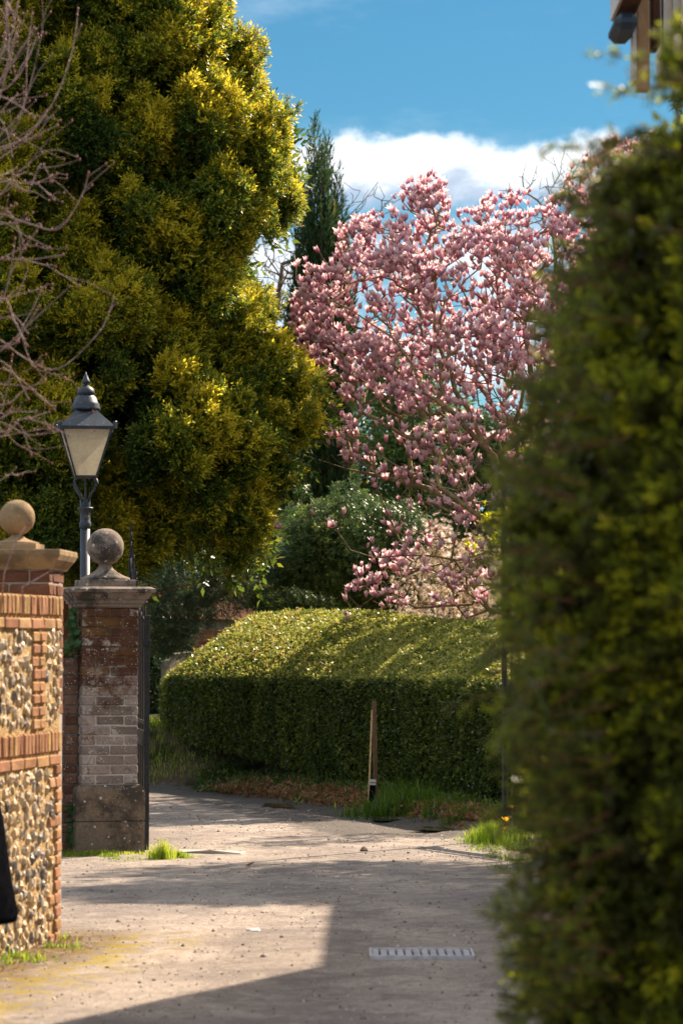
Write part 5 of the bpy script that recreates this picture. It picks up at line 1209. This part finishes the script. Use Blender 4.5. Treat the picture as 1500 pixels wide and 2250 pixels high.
# ---- foreground hedge on the right, well out of focus
def build_fore():
    D = 6.2; root = empty('foreground_hedge', (1.15, 6.7, 0)); l = np.array(root.location); tag(root, 'out of focus evergreen hedge filling the right foreground', 'hedge')
    pts = [(2300, 2600), (2400, 900), (2300, 200), (1900, -150), (1500, 20), (1470, 60), (1455, 180), (1430, 290), (1360, 330), (1290, 350), (1255, 420), (1262, 520), (1225, 600), (1200, 700), (1205, 800), (1170, 860), (1180, 960), (1160, 1060), (1125, 1130), (1130, 1240), (1120, 1340), (1135, 1420), (1160, 1520), (1150, 1600), (1175, 1700), (1165, 1800), (1180, 1900), (1170, 1980), (1160, 2040), (1185, 2120), (1190, 2230), (1200, 2600)]
    C = Crown([(x + .008 + .045 * min(max((z - 2.0) / .5, 0), 1) - .075 * min(max((z - 2.62) / .15, 0), 1), z) for x, z in outline(pts, D)], 6.65, .6, 1.6); Cin = Crown([(x + .12, z - .08) for x, z in outline(pts, D)], 6.7, .5, 1.6)
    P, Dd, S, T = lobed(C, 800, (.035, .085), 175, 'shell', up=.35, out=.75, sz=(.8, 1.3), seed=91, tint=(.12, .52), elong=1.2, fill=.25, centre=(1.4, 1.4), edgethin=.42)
    k = trim(C, P, D, .02, np.random.default_rng(90)); P, Dd, S, T = P[k], Dd[k], S[k], T[k]
    r = np.random.default_rng(92)
    Pe = []; De = []
    sprays = [(1200, 318, -1, .05), (1335, 118, -1, .25), (1350, 195, -1, -.1), (1330, 300, -1, .2), (1215, 690, -1, .1), (1190, 870, -1, .1), (1015, 1545, -1, -.3), (1075, 1480, -1, -.4), (1120, 1610, -1, .0), (1135, 1250, -1, .2), (1125, 1390, -1, 0), (1150, 1800, -1, 0), (1135, 1960, -1, .2), (1120, 2010, -1, .1), (1110, 2200, -1, -.1), (1130, 2110, -1, -.2), (1105, 1350, -1, .1), (1185, 1150, -1, .2), (1210, 600, -1, .3), (1280, 450, -1, .3), (1160, 1730, -1, .2), (1140, 1660, -1, .3), (1170, 2090, -1, .5), (1180, 1000, -1, -.2), (1480, 90, -.4, .9)]
    Eb = []
    ol = np.array(pts, float)
    for k in range(95):
        yy = r.uniform(330, 2240); i = [j for j in range(len(ol) - 1) if (ol[j][1] - yy) * (ol[j + 1][1] - yy) <= 0 and ol[j][0] < 1600]
        if not i: continue
        a_, b_ = ol[i[0]], ol[i[0] + 1]; xx = a_[0] + (b_[0] - a_[0]) * (yy - a_[1]) / (b_[1] - a_[1] + 1e-6)
        sprays.append((xx - 20 + abs(r.normal()) * -28 + (35 if yy < 900 else 0), yy, -1, r.uniform(-.9, .45)))
    for x, y, dx, dz in sprays:
        tip = np.array(at(x, y, D + r.uniform(-.35, .35))); d = np.array([dx, r.uniform(-.2, .2), dz]); d /= np.linalg.norm(d); L = r.uniform(.12, .24)
        for k in range(9):
            t = k / 8; p = tip - d * L * t; Pe.append(p + r.normal(size=3) * (.004 + .012 * t)); De.append(d * 1.2 + np.array([0, 0, r.choice([-.6, .6])]) + r.normal(size=3) * .3)
        Eb.append((tip - d * L * 1.0 - l, tip - l, .0018, .001))
    P = np.concatenate([P, Pe]); Dd = np.concatenate([Dd, De]); T = np.clip(T + np.random.default_rng(5).normal(size=len(T)) * .27, 0, 1); S = np.concatenate([S * .47, np.full(len(Pe), .42)]); T = np.concatenate([T, r.uniform(.1, .45, len(Pe))])
    k = P[:, 2] > .01; P, Dd, S, T = P[k], Dd[k], S[k], T[k]
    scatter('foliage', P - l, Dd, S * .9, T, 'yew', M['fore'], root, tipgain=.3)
    # inner mass: coarser
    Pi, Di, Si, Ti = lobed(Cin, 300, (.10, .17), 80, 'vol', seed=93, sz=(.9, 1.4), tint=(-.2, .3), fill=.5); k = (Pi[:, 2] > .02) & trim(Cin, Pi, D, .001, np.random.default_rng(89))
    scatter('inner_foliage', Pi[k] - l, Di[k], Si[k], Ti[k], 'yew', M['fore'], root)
    tips = C.sample(160, 'vol', np.random.default_rng(94)) - l; tips = tips[tips[:, 2] > .1]
    rq = np.random.default_rng(77)
    for k in range(26):
        x0 = rq.uniform(-.62, .5); z0 = rq.uniform(0, 1.6); Lz = rq.uniform(.5, 1.2); p = np.array([x0, -.42 + rq.uniform(-.12, .12), z0]); dr = np.array([rq.uniform(-.12, .2), rq.uniform(-.1, .1), 1.]); rr0 = rq.uniform(.002, .0045)
        for j in range(5):
            q2 = p + dr * Lz / 5 + rq.normal(size=3) * .012; Eb.append((p, q2, rr0, rr0 * .92)); p = q2; rr0 *= .92
    E = grow([[(.1, 0, -.05), (.05, 0, .8), (0, -.1, 1.7), (.15, 0, 2.6)], [(.0, -.3, 0), (-.15, -.45, .9), (-.1, -.4, 1.9)], [(.3, -.3, 0), (.25, -.4, 1.2), (.1, -.4, 2.2)]], tips, .0028, .5, seed=9) + Eb
    tubes_mesh('branches', E, M['bark_red'], root, 5)
build_fore()

# ---- unseen tree whose shade lies across the lane beyond the house
def shade_tree():
    root = bush('beech_tree', 'broad tree behind the house on the right', 'tree', 24, [(1520, 520), (1480, 330), (1530, 100), (1700, 30), (1980, 10), (2220, 60), (2330, 240), (2280, 500), (1900, 560)], 24.1, 1.0, M['laurel'], 'broad', 170, (.2, .42), 48, 95, (1.0, 1.6), (.1, .8), ntips=90, crownname='crown', rtip=.008, base=(4.9, 24.3), trunkpath=[(0, 0, -.1), (.1, 0, 2.5), (0, -.1, 4.6), (-.1, -.2, 6.2)])
shade_tree()

# ---- grass, weeds, ivy, litter
def blades(name, P, H, W, T, mat, label, seed, parent=None, lean=.35, kind='stuff'):
    r = np.random.default_rng(seed); n = len(P); a = r.uniform(0, 6.28, n); sx, sy = np.cos(a), np.sin(a); b = r.uniform(0, 6.28, n); lx, ly = np.cos(b) * lean * r.random(n) * H, np.sin(b) * lean * r.random(n) * H
    V = np.zeros((n, 5, 3)); V[:, 0] = P + np.stack([sx * W, sy * W, 0 * W], 1); V[:, 1] = P - np.stack([sx * W, sy * W, 0 * W], 1)
    mid = P + np.stack([lx * .35, ly * .35, H * .6], 1); V[:, 2] = mid - np.stack([sx * W, sy * W, 0 * W], 1) * .8; V[:, 3] = mid + np.stack([sx * W, sy * W, 0 * W], 1) * .8; V[:, 4] = P + np.stack([lx, ly, H * .95], 1)
    o_ = np.arange(n)[:, None] * 5; q = np.array([[0, 1, 2, 3]]) + o_; t = np.array([[3, 2, 4]]) + o_
    TT = np.clip(np.repeat(T, 5).reshape(n, 5) + np.array([-.1, -.1, 0, 0, .12]), 0, 1)
    o = obj(name, np_mesh(name, V.reshape(-1, 3), [q, t], mat, False, {'tint': TT.ravel()}), parent); tag(o, label, kind=kind); return o
def build_grass():
    r = np.random.default_rng(101)
    # bank behind the lane
    n = 90000; x = r.uniform(-5.5, 3.2, n); y = r.uniform(22, 36, n); d = seg_dist(np.stack([x, y], 1), EP) + .2 * fbm2(x, y, 2.6, 4)
    left = x < -1.3; keep = (d > .08) & (d < np.where(left, 4.5, 1.6)) & (fbm2(x, y, 2.4, 6) > np.where(left, -.55, .16))
    # under the hedge it stays bare
    keep &= ~((x > -2.0) & (d > 1.5))
    x, y = x[keep], y[keep]; z = ground_z(x, y); lft = np.clip((-.9 - x) / 1.2, 0, 1)
    H = r.uniform(.02, .07, len(x)) * (.75 + .8 * lft) ; T = np.clip(.40 + .38 * lft + r.normal(size=len(x)) * .2 + .2 * fbm2(x, y, 3, 8), 0, 1)  # tint rises leftwards: sunlit grass put into the blade colour
    blades('bank_grass', np.stack([x, y, z - .005], 1), H, np.full(len(x), .0035), T, M['grass'], 'short rough grass on the bank beyond the lane', 102)
    def tuft(cx, cy, rx, ry, n, h, t, name, label, seed, lean=.5, w=.003, kind='stuff'):
        q = np.random.default_rng(seed); a = q.uniform(0, 6.28, n); k = np.abs(q.normal(size=n)) * .5; X = cx + rx * k * np.cos(a); Y = cy + ry * k * np.sin(a)
        blades(name, np.stack([X, Y, ground_z(X, Y) - .004], 1), q.uniform(.2, 1, n) ** 1.2 * h * np.clip(1.15 - .55 * k, .2, 2), np.full(n, w * .75), np.clip(t + q.normal(size=n) * .15, 0, 1), M['grass'], label, seed, lean=lean, kind=kind)
    p = at(357, 1885, 20.6)
    tuft(p.x, p.y, .13, .14, 480, .18, .85, 'grass_tuft', 'bright tuft of grass at the foot of the brick pier', 103)
    tuft(p.x + .12, p.y + .1, .14, .1, 500, .07, .75, 'pier_grass', 'low sunny grass spreading from the brick pier foot', 104)
    tuft(pb.x + .02, pb.y - .36, .42, .09, 1500, .045, .9, 'moss_fringe', 'mossy fringe of short grass under the stone plinth', 105)
    p = at(1075, 1850, 22.3); tuft(p.x + .02, p.y, .26, .5, 1900, .21, .62, 'verge_grass', 'fresh green grass on the right verge by the gate', 106)
    Ps = []; Hs = []; q = np.random.default_rng(110)
    for px, py, DD, n, h in ((850, 1790, 26.0, 450, .24), (880, 1760, 26.4, 450, .30), (930, 1770, 25.9, 450, .26), (800, 1790, 26.3, 300, .16), (980, 1790, 25.2, 350, .2), (1030, 1800, 24.6, 300, .16), (700, 1745, 28.5, 260, .12), (560, 1715, 30.6, 200, .10)):
        p = at(px, py, DD); X = p.x + q.normal(size=n) * .13; Y = p.y + q.normal(size=n) * .12; Ps.append(np.stack([X, Y, ground_z(X, Y) - .004], 1)); Hs.append(q.uniform(.2, 1, n) ** 1.2 * h * 1.1)
    Ps = np.concatenate(Ps); Hs = np.concatenate(Hs); blades('rank_grass', Ps, Hs, np.full(len(Ps), .0042), np.clip(.28 + q.normal(size=len(Ps)) * .17, 0, 1), M['grass'], 'long dark grass arching at the hedge foot beside the wooden post', 111, lean=.9)
    # undergrowth below the hedge
    n = 5200; t = r.random(n); hx = np.interp(t, [0, .3, .6, 1], [-1.5, -.5, .35, 1.5]); hy = np.interp(t, [0, .3, .6, 1], [31.75, 30.1, 28.0, 25.2]); X = hx + r.normal(size=n) * .14; Y = hy + .25 - abs(r.normal(size=n)) * .42; Z = ground_z(X, Y)
    o = scatter('undergrowth', np.stack([X, Y, Z + .01], 1), np.stack([r.normal(size=n) * .4, r.normal(size=n) * .4, np.ones(n)], 1), r.uniform(.3, .95, n), r.uniform(0, 1, n), 'broad', M['laurel'], None); tag(o, 'ivy and weeds growing along the hedge foot', kind='stuff')
    n = 5200; t = r.random(n); X = np.interp(t, [0, 1], [-1.4, 1.3]) + r.normal(size=n) * .1; Y = np.interp(t, [0, .3, .6, 1], [31.4, 29.6, 27.6, 24.6]) - r.uniform(-.1, .5, n); Z = ground_z(X, Y)
    o = scatter('dead_leaves', np.stack([X, Y, Z + r.uniform(0, .07, n)], 1), r.normal(size=(n, 3)) + np.array([0, 0, .6]), r.uniform(.5, 1.5, n), r.uniform(0, 1, n), 'box', M['deadleaf'], None); tag(o, 'brown dead leaves and roots on the bank', kind='stuff')
    q = np.random.default_rng(130); Xs = []; Ys = []
    X = q.uniform(.95, 1.7, 9000); Y = q.uniform(17.5, 24, 9000); k = (seg_dist(np.stack([X, Y], 1), EP) > -.28 + .3 * fbm2(X, Y, 3.0, 2)) & (fbm2(X, Y, 5.0, 12) > .0); Xs.append(X[k]); Ys.append(Y[k])
    X = q.uniform(-2.7, -1.25, 6000); Y = q.normal(20.85, .22, 6000); k = (fbm2(X, Y, 6.0, 13) > .12); Xs.append(X[k]); Ys.append(Y[k])
    t = q.random(5000); X = -1.55 - .2 * (15.1 - (15.1 - 1.8 * t)) + np.abs(q.normal(size=5000)) * .1; Y = 15.1 - 1.8 * t; k = (fbm2(X, Y, 6.0, 14) > .1); Xs.append(X[k]); Ys.append(Y[k])
    X = np.concatenate(Xs); Y = np.concatenate(Ys); n = len(X)
    blades('edge_weeds', np.stack([X, Y, ground_z(X, Y) - .003], 1), q.gamma(2, .011, n), np.full(n, .0025), np.clip(.6 + q.normal(size=n) * .25, 0, 1), M['grass'], 'thin weeds and moss along the worn edges of the lane', 131, lean=.8)
    # litter on the verge beside the foreground hedge and below the left wall
    n = 1400; X = np.concatenate([r.uniform(1.15, 1.6, 700), r.normal(-2.0, .12, 700) + 0.0]); Y = np.concatenate([r.uniform(14, 22, 700), r.uniform(13, 15.2, 700)]); X[700:] = -1.55 - .2 * (15.1 - Y[700:]) + abs(r.normal(size=700)) * .13; Z = ground_z(X, Y)
    o = scatter('leaf_litter', np.stack([X, Y, Z + .003], 1), r.normal(size=(n, 3)), r.uniform(.15, .35, n), r.uniform(0, 1, n), 'box', M['deadleaf'], None); tag(o, 'scraps of dead leaf at the edges of the lane', kind='stuff')
build_grass()
def build_pebbles():
    r = np.random.default_rng(120); V0 = np.array([(0,0,1),(1,0,0),(0,1,0),(-1,0,0),(0,-1,0),(0,0,-.5)], float); F0 = np.array([(0,1,2),(0,2,3),(0,3,4),(0,4,1),(5,2,1),(5,3,2),(5,4,3),(5,1,4)])
    n = 26000; Y = 10 + 18 * r.random(n) ** 1.2; X = r.uniform(-2.6, 1.7, n); s = r.gamma(1.4, .0022, n).clip(.001, .016)
    near = (r.random(n) < .5 + .5 * (fbm2(X, Y, 2.2, 7) > 0)); X, Y, s = X[near], Y[near], s[near]; k = seg_dist(np.stack([X, Y], 1), EP) < .1; X, Y, s = X[k], Y[k], s[k]; n = len(X)
    Z = ground_z(X, Y); W = V0[None] * s[:, None, None] * r.uniform(.6, 1.3, (n, 1, 3)) * r.uniform(.8, 1.2, (n, 6, 1)); W += np.stack([X, Y, Z], 1)[:, None]
    T = np.repeat(r.random(n), 6)
    m, nt, out = nodes('loose grit'); a = nt.nodes.new('ShaderNodeAttribute'); a.attribute_name = 'tint'
    principled(nt, out, ramp(nt, a.outputs['Fac'], [(0, (.06, .05, .045)), (.45, (.20, .16, .14)), (.8, (.36, .30, .26)), (1, (.62, .56, .5))]), .9)
    o = obj('loose_grit', np_mesh('loose_grit', W.reshape(-1, 3), (F0[None] + np.arange(n)[:, None, None] * 6).reshape(-1, 3), m, False, {'tint': T})); tag(o, 'loose grit and small stones scattered over the lane', kind='stuff')
build_pebbles()
def small():
    # sunken kerb slab on the lane edge, stray leaf, stone chip
    a = at(390, 1862, 21.3); b = at(540, 1862, 21.3)
    mat = M['stone_block']; z = gz(a.x, 21.2)
    m = MB(); m.add([(a.x, 21.22, z - .03), (b.x, 21.05, z - .03), (b.x, 21.4, z - .03), (a.x, 21.6, z - .03), (a.x + .02, 21.22, z + .006), ((a.x+b.x)/2, 21.12, z + .03), (b.x - .03, 21.07, z + .008), (b.x, 21.4, z + .0), (a.x, 21.6, z + .0)], [(0,1,6,5,4),(4,5,7,8),(5,6,7),(1,2,7,6),(0,4,8,3),(2,3,8,7),(3,2,1,0)])
    tag(m.build('kerb_slab', M['slab']), 'thin raised slab edge crossing the lane by the gate', 'slab')
    p = at(548, 1896, 20.0); zz = gz(p.x, p.y)
    r = np.random.default_rng(3); V = []; 
    for k in range(10):
        an = k * .628; q = .032 * (1 + .3 * (k % 2)); V.append((q * math.cos(an), q * math.sin(an) * .7, .012 * (k % 2) + .006 + .02 * (math.cos(an) > .3)))
    V.append((0, 0, .004)); me = np_mesh('fallen_leaf', np.array(V), np.array([(10, k, (k + 1) % 10) for k in range(10)]), M['deadleaf'], True, {'tint': np.full(11, .5)})
    tag(obj('fallen_leaf', me, None, (p.x, p.y, zz + .002)), 'single orange brown leaf lying on the lane', 'leaf')
    p = at(558, 2042, 15.5); me = flint_mesh(77, .05, .04, .012); me.materials[0] = M['whitewood']
    tag(obj('white_stone', me, None, (p.x, p.y, gz(p.x, p.y) + .004)), 'flat whitish stone chip in the sunny patch', 'stone')
    p = at(800, 1868, 21.4); me = flint_mesh(78, .035, .03, .02); me.materials[0] = M['stone_block']
    tag(obj('lane_stone', me, None, (p.x, p.y, gz(p.x, p.y) + .01)), 'small brown stone lying in the middle of the lane', 'stone')
    # puddles
    for lab, px, py, D, rx, ry, sd_ in (('larger muddy puddle below the hedge near the verge grass', 965, 1825, 24.2, .24, .36, 1), ('small dark puddle on the far side of the lane', 610, 1778, 27.6, .2, .42, 2), ('thin wet streak between the two puddles', 850, 1800, 25.6, .16, .25, 3)):
        p = at(px, py, D); rr = random.Random(sd_); n = 22; zz = gz(p.x, D) + .012
        V = [(rx * math.cos(6.283*k/n) * rr.uniform(.6, 1.15), ry * math.sin(6.283*k/n) * rr.uniform(.6, 1.15), 0) for k in range(n)]
        me = bpy.data.meshes.new('puddle'); me.from_pydata(V, [], [tuple(range(n))]); me.materials.append(M['water']); o = obj('puddle', me, None, (p.x, D, zz)); tag(o, lab, kind='structure')
M['slab'] = mat_plain('pale concrete slab', (.34, .29, .25), (.48, .42, .37), 20, .9, .6, .006)
m, nt, out = nodes('muddy water'); principled(nt, out, (.04, .034, .03), .06, bump(nt, tnoise(nt, pos(nt), 14, 4), .25, .004), 0, .6); M['water'] = m
small()

# poppies
def build_poppy(px, py, D, sz, label, ht=None):
    p = at(px, py, D); z = gz(p.x, D) if D > 10 else p.z - .03; root = empty('poppy', (p.x, D, min(z, p.z - .05))); tag(root, label, 'flower', 'orange yellow poppies along the right verge')
    h = p.z - root.location.z; r = random.Random(px)
    MB().tube([(0.02, 0, 0), (.01, 0, h * .5), (0, 0, h)], [.003, .0025, .002], 5).build('stem', M['stem'], root)
    for k in range(4):
        a = k * 1.57 + r.uniform(-.2, .2); V = []; T = []
        for i, (rr_, z_, w) in enumerate(((.003, 0, .3), (.4, .28, .75), (.75, .6, 1.0), (.95, .95, .7))):
            for s in (-1, 0, 1):
                an = a + s * w * .62; V.append((sz * rr_ * math.cos(an), sz * rr_ * math.sin(an), h + sz * z_ * (1.0 if s else .92) * r.uniform(.9, 1.1))); T.append(r.random())
        Fs = np.array([(i*3+j, i*3+j+1, (i+1)*3+j+1, (i+1)*3+j) for i in range(3) for j in range(2)])
        obj('petal', np_mesh('petal', np.array(V), Fs, M['yellow'], True, {'tint': T}), root)
M['stem'] = mat_plain('green stem', (.05, .09, .02), (.09, .14, .03), 30, .6, .2, .002)
build_poppy(1112, 1805, 21.6, .040, 'largest sharp orange poppy above the verge grass')
build_poppy(1124, 1776, 21.9, .028, 'orange poppy standing highest at the gate foot')
build_poppy(1109, 1822, 21.3, .030, 'orange poppy just under the largest one')
build_poppy(1178, 1512, 6.0, .008, 'blurred yellow flower high on the left face of the foreground hedge')
build_poppy(1203, 2065, 6.1, .008, 'blurred yellow flower low on the foreground hedge')
build_poppy(820, 1372, 31.2, .05, 'orange yellow flower on the hedge ridge below the pink blossom')

# ivy on the low wall and pier
def build_ivy():
    c, s = math.cos(PB_ROT), math.sin(PB_ROT); o = Vector((pb.x, pb.y, 0)) + Vector((c, s, 0)) * -.235
    root = empty('ivy_plant', (o.x, o.y, 0), PB_ROT); tag(root, 'ivy trailing over the low wall and up the side of the brick pier', 'ivy')
    r = random.Random(6); mesh = []
    for k in range(5):
        V = [(0, 0, 0)]; 
        for i in range(10): a = i * .628 + .3; q = (.034, .018, .028, .018, .03, .018, .03, .018, .028, .018)[i] * r.uniform(.9, 1.2); V.append((q * math.cos(a), q * math.sin(a), r.uniform(-.003, .003)))
        mesh.append(np_mesh('leaf', np.array(V), np.array([(0, 1 + i, 1 + (i + 1) % 10) for i in range(10)]), M['ivy'], False, {'tint': np.full(11, r.random())}))
    stem = MB(); stem.tube([(-.03, -.12, 1.55), (-.035, -.12, 1.7), (-.02, -.13, 1.84)], .012, 5); stem.tube([(-.03, -.12, 1.57), (-.2, -.14, 1.59), (-.5, -.14, 1.58)], .008, 5); stem.tube([(-.05, -.14, .1), (-.03, -.14, .35)], .005, 5); stem.build('stem', M['bark'], root)
    for i in range(150):
        m = r.random()
        if m < .40: p = Vector((-r.random() ** 1.2 * .6 - .01, -.12 + r.uniform(-.06, .04), 1.575 + r.uniform(-.05, .10) * (1 - 0))) 
        elif m < .86: p = Vector((-.012 - abs(r.gauss(0, .05)), -.13 + r.uniform(-.09, .03), r.uniform(1.58, 1.88)))
        else: p = Vector((-.02 - r.random() * .08, -.15, r.uniform(.05, .4)))
        q = Vector((r.gauss(-.1, .5), -1, r.gauss(.3, .5))).to_track_quat('Z', 'Y'); me = r.choice(mesh)
        l = bpy.data.objects.new('leaf', me); COL.objects.link(l); l.parent = root; l.matrix_local = Matrix.LocRotScale(p, q, Vector((1, 1, 1)) * r.uniform(.6, 1.15))
build_ivy()
